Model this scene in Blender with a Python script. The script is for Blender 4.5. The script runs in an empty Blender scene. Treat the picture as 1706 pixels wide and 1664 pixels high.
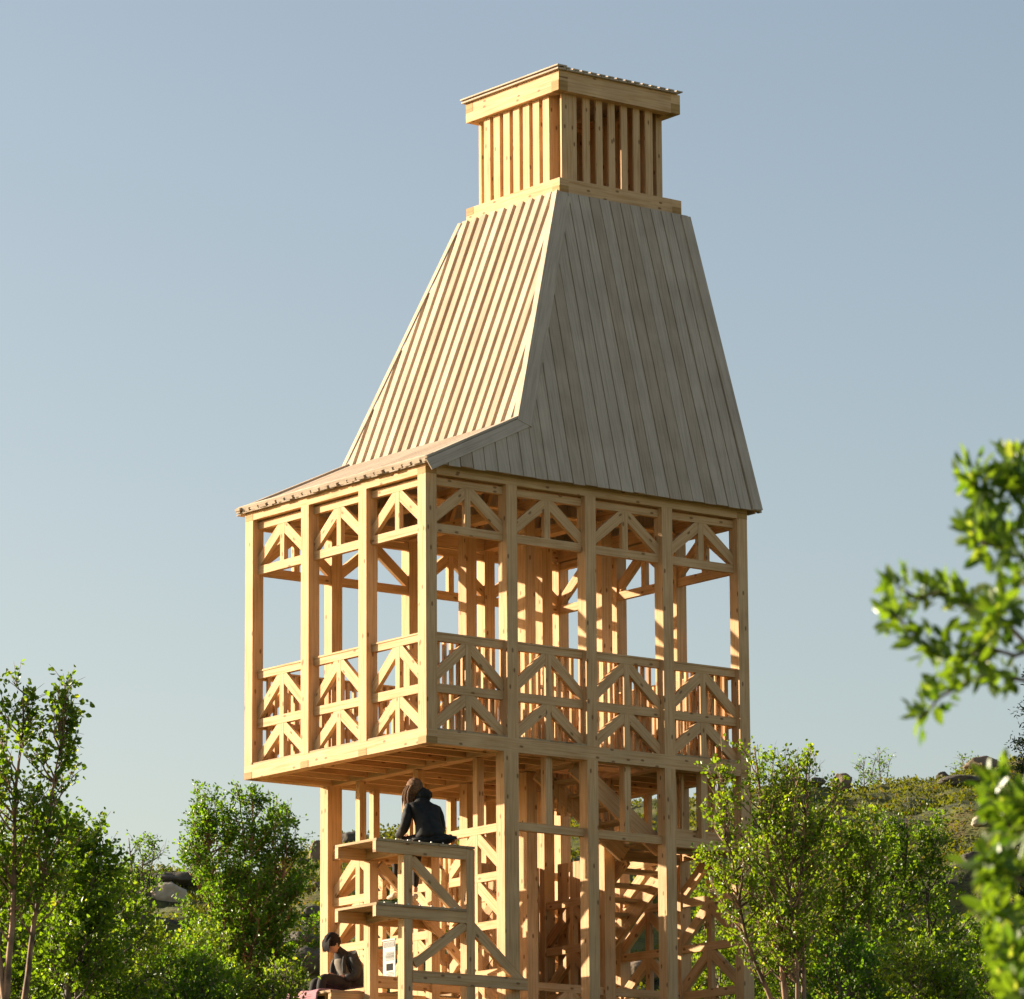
import bpy, bmesh, math, random
import numpy as np
from mathutils import Vector, Matrix, noise
R = math.radians
random.seed(7)
RNG = np.random.default_rng(11)
C = bpy.context.scene.collection
S = bpy.context.scene

# ------------------------------------------------------------------ camera, world, sun
F_PX, PITCH, ROLL = 8241.72, R(11.406), R(-0.362)
CAM_Z = 1.6
cam_d = bpy.data.cameras.new('camera')
cam = bpy.data.objects.new('camera', cam_d); C.objects.link(cam)
cam.matrix_world = Matrix.Translation((0, 0, CAM_Z)) @ Matrix.Rotation(R(90) + PITCH, 4, 'X') @ Matrix.Rotation(ROLL, 4, 'Z')
cam_d.sensor_width = 36.0
cam_d.lens = 36.0 * F_PX / 1706.0
cam_d.clip_start = 0.5; cam_d.clip_end = 6000
cam_d.dof.use_dof = True
cam_d.dof.focus_distance = 62.0
cam_d.dof.aperture_fstop = 10.0
S.camera = cam

SUN_DIR = Vector((-1.069, 0.440, 0.322)).normalized()      # towards the sun
SUN_EL = math.asin(SUN_DIR.z)
SUN_AZ = math.atan2(SUN_DIR.x, SUN_DIR.y)
w = bpy.data.worlds.new('World'); S.world = w; w.use_nodes = True
nt = w.node_tree
bg = nt.nodes['Background']
sky = nt.nodes.new('ShaderNodeTexSky'); sky.sky_type = 'NISHITA'; sky.sun_disc = False
sky.sun_elevation = SUN_EL; sky.sun_rotation = SUN_AZ
sky.air_density = 1.0; sky.dust_density = 2.2; sky.ozone_density = 1.0; sky.altitude = 200
wb = nt.nodes.new('ShaderNodeMix'); wb.data_type = 'RGBA'; wb.blend_type = 'MULTIPLY'; wb.inputs[0].default_value = 1.0
wb.inputs[7].default_value = (1.10, 1.0, 0.91, 1); nt.links.new(sky.outputs[0], wb.inputs[6])      # warm white balance of the photograph
nt.links.new(wb.outputs[2], bg.inputs[0]); bg.inputs[1].default_value = 0.073
sl = bpy.data.lights.new('sun', 'SUN'); sl.energy = 5.0; sl.angle = R(0.5); sl.color = (1.0, 0.88, 0.68)
sun = bpy.data.objects.new('sun', sl); C.objects.link(sun)
sun.rotation_euler = SUN_DIR.to_track_quat('Z', 'Y').to_euler()
S.view_settings.view_transform = 'Standard'; S.view_settings.look = 'None'
S.view_settings.exposure = 1.26; S.view_settings.gamma = 1.0
S.cycles.max_bounces = 8; S.cycles.diffuse_bounces = 2; S.cycles.transparent_max_bounces = 8

def at(px, py, Y):
    """A point at depth Y metres from the camera seen at photograph pixel px,py (used to read distances off the photograph)."""
    u, v = px - 853.0, py - 832.0
    c, s = math.cos(ROLL), math.sin(ROLL)
    u, v = c * u + s * v, -s * u + c * v
    d = Vector((u, F_PX * math.cos(PITCH) + v * math.sin(PITCH), F_PX * math.sin(PITCH) - v * math.cos(PITCH)))
    d *= Y / d.y
    return Vector((d.x, d.y, d.z + CAM_Z))

# ------------------------------------------------------------------ materials
def newmat(name):
    m = bpy.data.materials.new(name); m.use_nodes = True
    return m, m.node_tree, m.node_tree.nodes['Principled BSDF']

def N(t, typ, **kw):
    n = t.nodes.new(typ)
    for k, v in kw.items(): setattr(n, k, v)
    return n

def ramp(t, stops):
    n = N(t, 'ShaderNodeValToRGB')
    while len(n.color_ramp.elements) < len(stops): n.color_ramp.elements.new(0.5)
    for e, (p, c) in zip(n.color_ramp.elements, stops):
        e.position = p; e.color = (*c, 1) if len(c) == 3 else c
    return n

def mixc(t, fac, a, b, blend='MIX'):
    n = N(t, 'ShaderNodeMix', data_type='RGBA', blend_type=blend)
    for sock, v in ((n.inputs[0], fac), (n.inputs[6], a), (n.inputs[7], b)):
        if isinstance(v, (int, float)): sock.default_value = v
        elif isinstance(v, tuple): sock.default_value = (*v, 1)
        else: t.links.new(v, sock)
    return n.outputs[2]

def wood(name, light, dark, knots=True, rough=0.75, streak=1.0, island=0.22):
    m, t, b = newmat(name)
    uv = N(t, 'ShaderNodeUVMap')
    mp = N(t, 'ShaderNodeMapping'); mp.inputs['Scale'].default_value = (1.6, 42, 1)
    t.links.new(uv.outputs[0], mp.inputs[0])
    n1 = N(t, 'ShaderNodeTexNoise'); n1.inputs['Scale'].default_value = 1.0; n1.inputs['Detail'].default_value = 6
    n1.inputs['Distortion'].default_value = 0.6
    t.links.new(mp.outputs[0], n1.inputs['Vector'])
    r1 = ramp(t, [(0.32, dark), (0.56, light)])
    t.links.new(n1.outputs[0], r1.inputs[0])
    geo = N(t, 'ShaderNodeNewGeometry')
    rv = ramp(t, [(0.0, (1 - island * .9, 1 - island * 1.25, 1 - island * 1.5)), (0.35, (1 - island * .2, 1 - island * .2, 1 - island * .15)), (0.7, (1, 1 + island * .05, 1 + island * .15)), (1.0, (1 + island * 0.3, 1 + island * .3, 1 + island * .35))])
    t.links.new(geo.outputs['Random Per Island'], rv.inputs[0])
    col = mixc(t, 1.0, r1.outputs[0], rv.outputs[0], 'MULTIPLY')
    n2 = N(t, 'ShaderNodeTexNoise'); n2.inputs['Scale'].default_value = 2.2; n2.inputs['Detail'].default_value = 5
    tc = N(t, 'ShaderNodeTexCoord'); t.links.new(tc.outputs['Object'], n2.inputs['Vector'])
    r2 = ramp(t, [(0.3, (0.82, 0.80, 0.78)), (0.7, (1.08, 1.06, 1.04))]); t.links.new(n2.outputs[0], r2.inputs[0])
    col = mixc(t, 0.8 * streak, col, r2.outputs[0], 'MULTIPLY')
    if knots:
        mk = N(t, 'ShaderNodeMapping'); mk.inputs['Scale'].default_value = (4.2, 8.5, 1)
        t.links.new(uv.outputs[0], mk.inputs[0])
        v = N(t, 'ShaderNodeTexVoronoi', voronoi_dimensions='2D'); v.inputs['Scale'].default_value = 1.0
        t.links.new(mk.outputs[0], v.inputs['Vector'])
        rk = ramp(t, [(0.09, (0, 0, 0)), (0.16, (1, 1, 1))]); t.links.new(v.outputs['Distance'], rk.inputs[0])
        sel = N(t, 'ShaderNodeSeparateColor'); t.links.new(v.outputs['Color'], sel.inputs[0])
        gt = N(t, 'ShaderNodeMath', operation='GREATER_THAN'); gt.inputs[1].default_value = 0.76
        t.links.new(sel.outputs[0], gt.inputs[0])
        inv = N(t, 'ShaderNodeMath', operation='SUBTRACT'); inv.inputs[0].default_value = 1.0
        t.links.new(rk.outputs[0], inv.inputs[1])
        mu = N(t, 'ShaderNodeMath', operation='MULTIPLY'); t.links.new(inv.outputs[0], mu.inputs[0]); t.links.new(gt.outputs[0], mu.inputs[1])
        mu2 = N(t, 'ShaderNodeMath', operation='MULTIPLY'); mu2.inputs[1].default_value = 0.8; t.links.new(mu.outputs[0], mu2.inputs[0])
        col = mixc(t, mu2.outputs[0], col, (dark[0] * .34, dark[1] * .27, dark[2] * .22))
    t.links.new(col, b.inputs['Base Color'])
    b.inputs['Roughness'].default_value = rough
    b.inputs['Specular IOR Level'].default_value = 0.25
    bp = N(t, 'ShaderNodeBump'); bp.inputs['Strength'].default_value = 0.25; bp.inputs['Distance'].default_value = 0.004
    t.links.new(n1.outputs[0], bp.inputs['Height']); t.links.new(bp.outputs[0], b.inputs['Normal'])
    return m

M_PINE = wood('pine', (0.74, 0.468, 0.238), (0.60, 0.318, 0.125), island=0.30)
M_END = wood('pine_end_grain', (0.50, 0.29, 0.105), (0.38, 0.20, 0.07), knots=False)
M_ROOF = wood('weathered_board', (0.57, 0.455, 0.345), (0.45, 0.35, 0.26), knots=False, rough=0.85, island=0.15)
M_DECK = wood('deck_board', (0.52, 0.36, 0.20), (0.36, 0.23, 0.12), rough=0.8)

def flat(name, col, rough=0.8, var=0.25, scale=30, sheen=0.0):
    m, t, b = newmat(name)
    tc = N(t, 'ShaderNodeTexCoord'); n = N(t, 'ShaderNodeTexNoise'); n.inputs['Scale'].default_value = scale; n.inputs['Detail'].default_value = 4
    t.links.new(tc.outputs['Object'], n.inputs['Vector'])
    r_ = ramp(t, [(0.3, tuple(c * (1 - var) for c in col)), (0.7, tuple(min(1, c * (1 + var)) for c in col))])
    t.links.new(n.outputs[0], r_.inputs[0]); t.links.new(r_.outputs[0], b.inputs['Base Color'])
    b.inputs['Roughness'].default_value = rough; b.inputs['Specular IOR Level'].default_value = 0.3
    if sheen: b.inputs['Sheen Weight'].default_value = sheen
    return m

M_BLACK = flat('black_jacket_cloth', (0.015, 0.0145, 0.013), 0.75, 0.5, 14)
M_CHAR = flat('charcoal_jacket_cloth', (0.040, 0.039, 0.038), 0.8, 0.35, 14)
M_TROUS = flat('dark_trouser_cloth', (0.028, 0.024, 0.022), 0.85, 0.3, 20)
M_SHIRT = flat('grey_shirt_cloth', (0.20, 0.17, 0.14), 0.85, 0.2, 20)
M_SKIN = flat('skin', (0.56, 0.30, 0.19), 0.5, 0.08, 12)
M_HAIRB = flat('brown_hair', (0.17, 0.085, 0.04), 0.85, 0.5, 45)
M_HAIRD = flat('dark_hair', (0.014, 0.010, 0.009), 0.9, 0.45, 45)
M_SHOE = flat('pale_shoe', (0.50, 0.42, 0.32), 0.8, 0.15, 20)
M_PINK = flat('pink_blanket_cloth', (0.46, 0.22, 0.25), 0.9, 0.15, 10)
M_PAPER = flat('paper', (0.52, 0.50, 0.45), 0.7, 0.03, 10)
M_INK = flat('ink', (0.006, 0.006, 0.006), 0.9, 0.1, 10)
M_INKG = flat('pale_ink', (0.22, 0.21, 0.19), 0.7, 0.3, 60)
M_RED = flat('red_cloth', (0.42, 0.06, 0.045), 0.8, 0.2, 20)
M_METAL = flat('screw_metal', (0.75, 0.74, 0.70), 0.3, 0.05, 10)

def leafmat(name, c1, c2, c3, trans=0.45, rough=0.35):
    m, t, b = newmat(name)
    geo = N(t, 'ShaderNodeNewGeometry')
    r_ = ramp(t, [(0.0, c1), (0.55, c2), (0.93, c2), (1.0, c3)])
    t.links.new(geo.outputs['Random Per Island'], r_.inputs[0])
    t.links.new(r_.outputs[0], b.inputs['Base Color'])
    b.inputs['Roughness'].default_value = rough; b.inputs['Specular IOR Level'].default_value = 0.45
    tr = N(t, 'ShaderNodeBsdfTranslucent')
    tcx = mixc(t, 1.0, r_.outputs[0], (2.2, 2.15, 0.4), 'MULTIPLY')
    t.links.new(tcx, tr.inputs[0])
    mx = N(t, 'ShaderNodeMixShader'); mx.inputs[0].default_value = trans
    t.links.new(b.outputs[0], mx.inputs[1]); t.links.new(tr.outputs[0], mx.inputs[2])
    t.links.new(mx.outputs[0], t.nodes['Material Output'].inputs[0])
    return m

L_BIRCH = leafmat('birch_leaf', (0.055, 0.105, 0.014), (0.115, 0.185, 0.020), (0.28, 0.30, 0.05), .58)
L_WILLOW = leafmat('willow_leaf', (0.055, 0.120, 0.014), (0.105, 0.190, 0.022), (0.24, 0.29, 0.045), .58)
L_YELLOW = leafmat('yellow_green_leaf', (0.075, 0.130, 0.012), (0.140, 0.205, 0.020), (0.32, 0.33, 0.06), .55)
L_NEAR = leafmat('near_leaf', (0.045, 0.10, 0.018), (0.12, 0.19, 0.03), (0.28, 0.32, 0.14), 0.45)
L_NEEDLE = leafmat('needle', (0.014, 0.03, 0.012), (0.022, 0.045, 0.016), (0.04, 0.07, 0.02), 0.15, 0.6)
L_HEATH = leafmat('heath_leaf', (0.040, 0.052, 0.009), (0.115, 0.122, 0.017), (0.16, 0.090, 0.02), 0.4, 0.8)

def barkmat(name, a, b_, sc=9):
    m, t, b = newmat(name)
    tc = N(t, 'ShaderNodeTexCoord'); mp = N(t, 'ShaderNodeMapping'); mp.inputs['Scale'].default_value = (1, 1, .5)
    n = N(t, 'ShaderNodeTexNoise'); n.inputs['Scale'].default_value = sc; n.inputs['Detail'].default_value = 5
    t.links.new(tc.outputs['Object'], mp.inputs[0]); t.links.new(mp.outputs[0], n.inputs['Vector'])
    r_ = ramp(t, [(0.38, b_), (0.56, a)]); t.links.new(n.outputs[0], r_.inputs[0]); t.links.new(r_.outputs[0], b.inputs['Base Color'])
    b.inputs['Roughness'].default_value = 0.8
    return m
B_BIRCH = barkmat('birch_bark', (0.34, 0.19, 0.11), (0.10, 0.06, 0.035))
B_DARK = barkmat('dark_bark', (0.13, 0.09, 0.06), (0.05, 0.036, 0.026))
B_GREY = barkmat('grey_bark', (0.20, 0.15, 0.11), (0.07, 0.05, 0.04))

def rockmat(name, a, b_, moss=0.35):
    m, t, b = newmat(name)
    tc = N(t, 'ShaderNodeTexCoord')
    n = N(t, 'ShaderNodeTexNoise'); n.inputs['Scale'].default_value = 2.5; n.inputs['Detail'].default_value = 8; n.inputs['Roughness'].default_value = .65
    t.links.new(tc.outputs['Object'], n.inputs['Vector'])
    r_ = ramp(t, [(0.35, b_), (0.62, a)]); t.links.new(n.outputs[0], r_.inputs[0])
    n2 = N(t, 'ShaderNodeTexNoise'); n2.inputs['Scale'].default_value = 1.3; n2.inputs['Detail'].default_value = 6
    t.links.new(tc.outputs['Object'], n2.inputs['Vector'])
    r2 = ramp(t, [(0.52, (0, 0, 0)), (0.62, (moss,) * 3)]); t.links.new(n2.outputs[0], r2.inputs[0])
    col = mixc(t, r2.outputs[0], r_.outputs[0], (0.05, 0.05, 0.02))
    t.links.new(col, b.inputs['Base Color']); b.inputs['Roughness'].default_value = 0.9
    bp = N(t, 'ShaderNodeBump'); bp.inputs['Strength'].default_value = 0.6; bp.inputs['Distance'].default_value = 0.08
    t.links.new(n.outputs[0], bp.inputs['Height']); t.links.new(bp.outputs[0], b.inputs['Normal'])
    return m
K_PALE = rockmat('pale_rock', (0.55, 0.46, 0.33), (0.34, 0.28, 0.21), .15)
K_BROWN = rockmat('brown_rock', (0.30, 0.21, 0.14), (0.13, 0.095, 0.07))
K_DARK = rockmat('dark_rock', (0.135, 0.11, 0.085), (0.05, 0.042, 0.035))

# ------------------------------------------------------------------ object helpers
def link_mesh(name, me, mat, parent=None):
    o = bpy.data.objects.new(name, me); C.objects.link(o)
    for m in (mat if isinstance(mat, (list, tuple)) else [mat]): me.materials.append(m)
    if parent: o.parent = parent
    return o

def tag(o, label=None, cat=None, group=None, kind=None):
    if label: o['label'] = label
    if cat: o['category'] = cat
    if group: o['group'] = group
    if kind: o['kind'] = kind
    return o

def empty(name, loc=(0, 0, 0), rz=0.0, parent=None):
    o = bpy.data.objects.new(name, None); C.objects.link(o); o.location = loc; o.rotation_euler = (0, 0, rz)
    o.empty_display_size = 0.2
    if parent: o.parent = parent
    return o

class MB:
    """Collects timbers; every timber is its own island with its own grain."""
    def __init__(s): s.v = []; s.f = []; s.uv = []; s.mi = []
    def hexa(s, c, L, mi=0):
        # c: 8 corners (4 bottom ring at start, 4 at end), grain runs from start to end
        i = len(s.v); s.v += [tuple(p) for p in c]
        a, b = Vector(c[0]), Vector(c[1]); d = Vector(c[3])
        w1, w2 = (b - a).length, (d - a).length
        ou, ov = random.uniform(0, 40), random.uniform(0, 40)
        per = [0, w1, w1 + w2, 2 * w1 + w2, 2 * (w1 + w2)]
        for k in range(4):
            k2 = (k + 1) % 4
            s.f.append((i + k, i + k2, i + 4 + k2, i + 4 + k)); s.mi.append(mi)
            s.uv += [(ou, ov + per[k]), (ou, ov + per[k + 1]), (ou + L, ov + per[k + 1]), (ou + L, ov + per[k])]
        for q in ((3, 2, 1, 0), (4, 5, 6, 7)):
            s.f.append(tuple(i + k for k in q)); s.mi.append(mi)
            s.uv += [(ou, ov), (ou + .02, ov), (ou + .02, ov + w2), (ou, ov + w2)]
    def box(s, lo, hi, axis=None, mi=0):
        x0, y0, z0 = lo; x1, y1, z1 = hi
        d = (x1 - x0, y1 - y0, z1 - z0)
        if axis is None: axis = max(range(3), key=lambda k: d[k])
        if axis == 0: c = [(x0, y0, z0), (x0, y1, z0), (x0, y1, z1), (x0, y0, z1), (x1, y0, z0), (x1, y1, z0), (x1, y1, z1), (x1, y0, z1)]
        elif axis == 1: c = [(x1, y0, z0), (x0, y0, z0), (x0, y0, z1), (x1, y0, z1), (x1, y1, z0), (x0, y1, z0), (x0, y1, z1), (x1, y1, z1)]
        else: c = [(x0, y0, z0), (x1, y0, z0), (x1, y1, z0), (x0, y1, z0), (x0, y0, z1), (x1, y0, z1), (x1, y1, z1), (x0, y1, z1)]
        s.hexa([Vector(p) for p in c], d[axis], mi)
    def bar(s, p, q, side, wd, th, mi=0):
        """timber from p to q; width wd measured along side x dir, thickness th along side."""
        p, q, side = Vector(p), Vector(q), Vector(side).normalized()
        d = (q - p).normalized(); n = d.cross(side).normalized()
        hw, ht = n * (wd / 2), side * (th / 2)
        r = [-hw - ht, hw - ht, hw + ht, -hw + ht]
        s.hexa([p + k for k in r] + [q + k for k in r], (q - p).length, mi)
    def poly(s, pts, nrm, th, gdir, mi=0):
        """board with polygon outline pts, extruded by th along nrm, grain along gdir"""
        i = len(s.v); n = len(pts); nrm = Vector(nrm)
        pts = [Vector(p) for p in pts]
        s.v += [tuple(p) for p in pts] + [tuple(p + nrm * th) for p in pts]
        g = Vector(gdir).normalized(); b = nrm.cross(g)
        ou, ov = random.uniform(0, 40), random.uniform(0, 40)
        uvp = [(ou + p.dot(g), ov + p.dot(b)) for p in pts]
        s.f.append(tuple(i + n + k for k in range(n))); s.mi.append(mi); s.uv += uvp
        s.f.append(tuple(i + k for k in reversed(range(n)))); s.mi.append(mi); s.uv += list(reversed(uvp))
        for k in range(n):
            k2 = (k + 1) % n
            s.f.append((i + k, i + k2, i + n + k2, i + n + k)); s.mi.append(mi)
            s.uv += [uvp[k], uvp[k2], (uvp[k2][0], uvp[k2][1] + th), (uvp[k][0], uvp[k][1] + th)]
    def build(s, name, mat, parent=None):
        me = bpy.data.meshes.new(name); me.from_pydata(s.v, [], s.f)
        ul = me.uv_layers.new(name='UVMap'); ul.data.foreach_set('uv', [c for p in s.uv for c in p])
        me.polygons.foreach_set('material_index', s.mi)
        me.update()
        bm = bmesh.new(); bm.from_mesh(me); bmesh.ops.recalc_face_normals(bm, faces=bm.faces); bm.to_mesh(me); bm.free()
        return link_mesh(name, me, mat, parent)

def one(name, parent, lo, hi, axis=None, mat=None):
    m = MB(); m.box(lo, hi, axis); return m.build(name, mat or M_PINE, parent)

# ------------------------------------------------------------------ terrain
def sm(a, b, x):
    t = min(1, max(0, (x - a) / (b - a))); return t * t * (3 - 2 * t)

CREST = [(-60, 13), (-14, 13.8), (-10.8, 14.0), (-7.3, 14.1), (-5.6, 13.9), (-4.7, 14.3), (-4.1, 14.6), (-3.5, 14.85), (-2.4, 15.1), (0, 15.2), (3, 15.55), (5.5, 15.85), (7, 15.85), (9, 16.0), (9.9, 16.3), (11, 16.5), (20, 17), (60, 17)]
def crest(x):
    for (a, za), (b, zb) in zip(CREST, CREST[1:]):
        if x <= b: return za + (zb - za) * (x - a) / (b - a) if x >= a else za
    return CREST[-1][1]

def ground(x, y, det=True):
    z = 6.3 * sm(2, 52, y) + 0.5 * sm(52, 68, y)
    if y > 68:
        cx = crest(x * 105.0 / max(y, 80) if y < 105 else x)
        z += (cx - 6.8) * (0.35 * sm(66, 84, y) + 0.65 * sm(70, 105, y))
    if y > 105: z -= (z - 7) * sm(105, 190, y)
    if det:
        a = sm(60, 75, y) * (1 - sm(150, 250, y))
        k = 1 - .55 * sm(94, 104, y)
        z += a * (0.45 * k * noise.noise(Vector((x * .35, y * .22, 0))) + 0.42 * k * (.35 - abs(noise.noise(Vector((x * .55, y * .42, 3))))) * 1.6 + 0.20 * noise.noise(Vector((x * 1.3, y * 1.1, 5))) + 0.10 * noise.noise(Vector((x * 3.1, y * 2.1, 7))))
        z += 0.12 * noise.noise(Vector((x * .5, y * .5, 9))) * sm(4, 15, y)
    return z

def make_ground():
    xs = sorted(set([round(-26 + i * 0.26, 3) for i in range(201)] + [-3000, -1500, -700, -300, -150, -80, -50, -36, 36, 50, 80, 150, 300, 700, 1500, 3000]))
    ys = [-3000, -1000, -200, -50, -10, 0, 4, 8, 14, 20, 26, 32, 38, 44, 50, 54, 58, 62, 66] + [68 + i * 0.35 for i in range(140)] + [120, 125, 130, 140, 150, 165, 190, 230, 300, 450, 700, 1200, 2500, 5000]
    vs = []; nx = len(xs)
    for y in ys:
        for x in xs: vs.append((x, y, ground(x, y)))
    fs = [(j * nx + i, j * nx + i + 1, (j + 1) * nx + i + 1, (j + 1) * nx + i) for j in range(len(ys) - 1) for i in range(nx - 1)]
    me = bpy.data.meshes.new('ground'); me.from_pydata(vs, [], fs)
    me.polygons.foreach_set('use_smooth', [True] * len(fs)); me.update()
    m, t, b = newmat('heath_ground')
    tc = N(t, 'ShaderNodeTexCoord')
    mp = N(t, 'ShaderNodeMapping'); mp.inputs['Scale'].default_value = (0.5, 0.5, 1.4); t.links.new(tc.outputs['Object'], mp.inputs[0])
    n = N(t, 'ShaderNodeTexNoise'); n.inputs['Scale'].default_value = 1.6; n.inputs['Detail'].default_value = 9; n.inputs['Roughness'].default_value = .7
    t.links.new(mp.outputs[0], n.inputs['Vector'])
    r_ = ramp(t, [(0.36, (0.012, 0.010, 0.006)), (0.44, (0.055, 0.058, 0.012)), (0.53, (0.115, 0.122, 0.018)), (0.68, (0.15, 0.095, 0.028))])
    t.links.new(n.outputs[0], r_.inputs[0])
    t.links.new(r_.outputs[0], b.inputs['Base Color']); b.inputs['Roughness'].default_value = 0.95
    bp = N(t, 'ShaderNodeBump'); bp.inputs['Strength'].default_value = 1.0; bp.inputs['Distance'].default_value = 0.15
    t.links.new(n.outputs[0], bp.inputs['Height']); t.links.new(bp.outputs[0], b.inputs['Normal'])
    o = link_mesh('ground', me, m); o['kind'] = 'structure'
    return o
make_ground()

# ------------------------------------------------------------------ the tower (local axes: x along the shaded face, y along the sunlit face, z up)
TX, TY, TZ, TROT = -1.0617, 59.6507, 9.0202 + CAM_Z, math.pi / 2 - 0.91606
tower = empty('timber_tower', (TX, TY, TZ), TROT)
tag(tower, 'tall pine lookout tower with cantilevered cabin, steep grey board roof and slatted chimney', 'tower')
PB, PW = 1.25, 0.168          # bay, post
WR, WL = 4 * PB + PW, 3 * PB + PW   # 5.168, 3.918
ZB, ZT, H1 = 0.176, 3.363, 3.53

GROUND_L = -4.15
# posts of the cabin
for i in range(5):
    for j in range(4):
        edge = i in (0, 4) or j in (0, 3)
        if not edge and i < 2: continue
        x, y = i * PB, j * PB
        one('post', tower, (x, y, ZB), (x + PW, y + PW, ZT))
        if i == 0: continue
        if i == 1: lo, hi = (1.19, y, GROUND_L), (1.415, y + PW, 0)
        else: lo, hi = (x, y, GROUND_L), (x + PW, y + PW, 0)
        if i == 1 and not edge: pass
        one('post', tower, lo, hi)
# ring beams
def ring(z0, z1, name, x0, x1, y0, y1, wd, low=True):
    zm = z0 + (z1 - z0) * .5
    for k, y in enumerate((y0, y1 - wd)):             # along x
        m = MB(); m.box((x0 + wd, y, z0), (x1 - wd, y + wd, z1), 0)
        a, b = (z0, zm)
        m.box((x0 - .003, y, a), (x0 + wd, y + wd, b - .001), 0, 1); m.box((x1 - wd, y, a), (x1 + .003, y + wd, b - .001), 0, 1)
        m.build(name, [M_PINE, M_END], tower)
    for k, x in enumerate((x0, x1 - wd)):             # along y
        m = MB(); m.box((x, y0 + wd, z0), (x + wd, y1 - wd, z1), 1)
        m.box((x, y0 - .003, zm), (x + wd, y0 + wd, z1), 1, 0); m.box((x, y1 - wd, zm), (x + wd, y1 + .003, z1), 1, 0)
        m.build(name, [M_PINE, M_END], tower)
ring(0, ZB, 'ring_beam', 0, WR, 0, WL, PW)
ring(ZT, H1, 'wall_plate', 0, WR, 0, WL, PW)
# joist ends showing in the sunlit beam
m = MB()
for j in (1, 2): m.box((-.004, j * PB, .0), (.02, j * PB + PW, .088), 0)
m.build('joist_end', M_END, tower)
# floor: cross beams, joists and deck
for x, nm in ((1.25, 'cross_beam'), (2.5, 'cross_beam'), (3.75, 'cross_beam')):
    one(nm, tower, (x, PW, .012), (x + PW, WL - PW, ZB - .01), 1)
m = MB()
for k in range(1, 9):
    y = k * .42 + .02
    for a, b in ((PW, 1.25), (1.418, 2.5), (2.668, 3.75), (3.918, 5.0)):
        m.box((a, y, .03), (b, y + .048, ZB - .006), 0)
m.build('floor_joist', M_PINE, tower)
m = MB()
k = 0; x = .01
while x < WR - .12:
    if 2.55 < x < 3.75: m.box((x, 1.3, ZB - .004), (x + .115, WL - .01, ZB + .024), 1)
    elif x >= 3.75: m.box((x, .01, ZB - .004), (x + .115, WL - .01, ZB + .024), 1)
    else: m.box((x, .01, ZB - .004), (x + .115, WL - .01, ZB + .024), 1)
    x += .12
m.build('floor_deck', M_DECK, tower)

# braced panels
def P3(kind, plane, a, z, dpt):
    """point in a wall: kind 'x' = wall running along x (normal y), 'y' = wall running along y (normal x)"""
    return (a, plane + dpt, z) if kind == 'x' else (plane + dpt, a, z)
def panel(kind, plane, sgn, a, b, chords, cells, sub, jitter=0.004, rec=.08, th=.07):
    """chords: list of (z0,z1); cells: list of (zlow, zhigh) between chords. sgn +1: wall's inside is towards +"""
    d0, d1 = (rec, rec + th) if sgn > 0 else (-rec - th, -rec)
    m = MB(); subs = []
    for z0, z1 in chords:
        lo, hi = P3(kind, plane, a, z0, d0), P3(kind, plane, b, z1, d1)
        if sub: cm = MB(); cm.box(lo, hi, 0 if kind == 'x' else 1); subs.append(('chord', cm))
        else: m.box(lo, hi, 0 if kind == 'x' else 1)
    mid = (a + b) / 2; side = (0, 1, 0) if kind == 'x' else (1, 0, 0)
    dm = (d0 + d1) / 2
    sw, bw = .088, .092
    for z0, z1 in cells:
        st = MB(); lo, hi = P3(kind, plane, mid - sw / 2, z0, d0 + .003), P3(kind, plane, mid + sw / 2, z1, d1 - .003); st.box(lo, hi, 2)
        subs.append(('strut', st))
        for e in (-1, 1):
            bb = MB()
            end = a if e < 0 else b
            x_top = mid + e * (sw / 2 + .001); x_end = end - e * -.0
            # polygon of the brace inside the cell
            t0 = Vector((x_top, z1)); t1 = Vector((x_top, z1 - .13)); u1 = Vector((end, z0)); 
            tt = Vector((x_top + e * .055, z1)); u0 = Vector((end, z0 + .135)); u2 = Vector((end - e * .035, z0))
            pts2 = [t0, tt, u0, u1, u2, t1]
            nrm = Vector(side)
            pts = [Vector(P3(kind, plane, p.x, p.y, d0 + .005)) for p in pts2]
            g = pts[2] - pts[1]
            bb.poly(pts, nrm, (d1 - d0) - .010, g)
            subs.append(('brace', bb))
    if sub:
        o = empty('brace_panel', (0, 0, 0), 0, tower)
        for nm, s_ in subs: s_.build(nm, M_PINE, o)
    else:
        for nm, s_ in subs:
            off = len(m.v); m.v += s_.v; m.f += [tuple(q + off for q in f) for f in s_.f]; m.uv += s_.uv; m.mi += s_.mi
        m.build('brace_panel', M_PINE, tower)

TOPC = [(3.247, 3.339), (2.655, 2.764)]; TOPX = [(2.764, 3.247)]
RAILC = [(1.293, 1.382), (.656, .767)]; RAILX = [(.767, 1.293), (ZB, .656)]
walls = [('x', 0, 1, 4, True), ('y', 0, 1, 3, True), ('x', WL, -1, 4, False), ('y', WR, -1, 3, False)]
for kind, pl, sg, n, sub in walls:
    for i in range(n):
        a, b = i * PB + PW, (i + 1) * PB
        panel(kind, pl, sg, a, b, TOPC, TOPX, sub)
        panel(kind, pl, sg, a, b, RAILC, RAILX, sub)
        m = MB(); d0, d1 = (.07, .20) if sg > 0 else (-.20, -.07)
        m.box(P3(kind, pl, a, 1.383, d0), P3(kind, pl, b, 1.404, d1), 0 if kind == 'x' else 1); m.build('rail_cap', M_PINE, tower)
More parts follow.
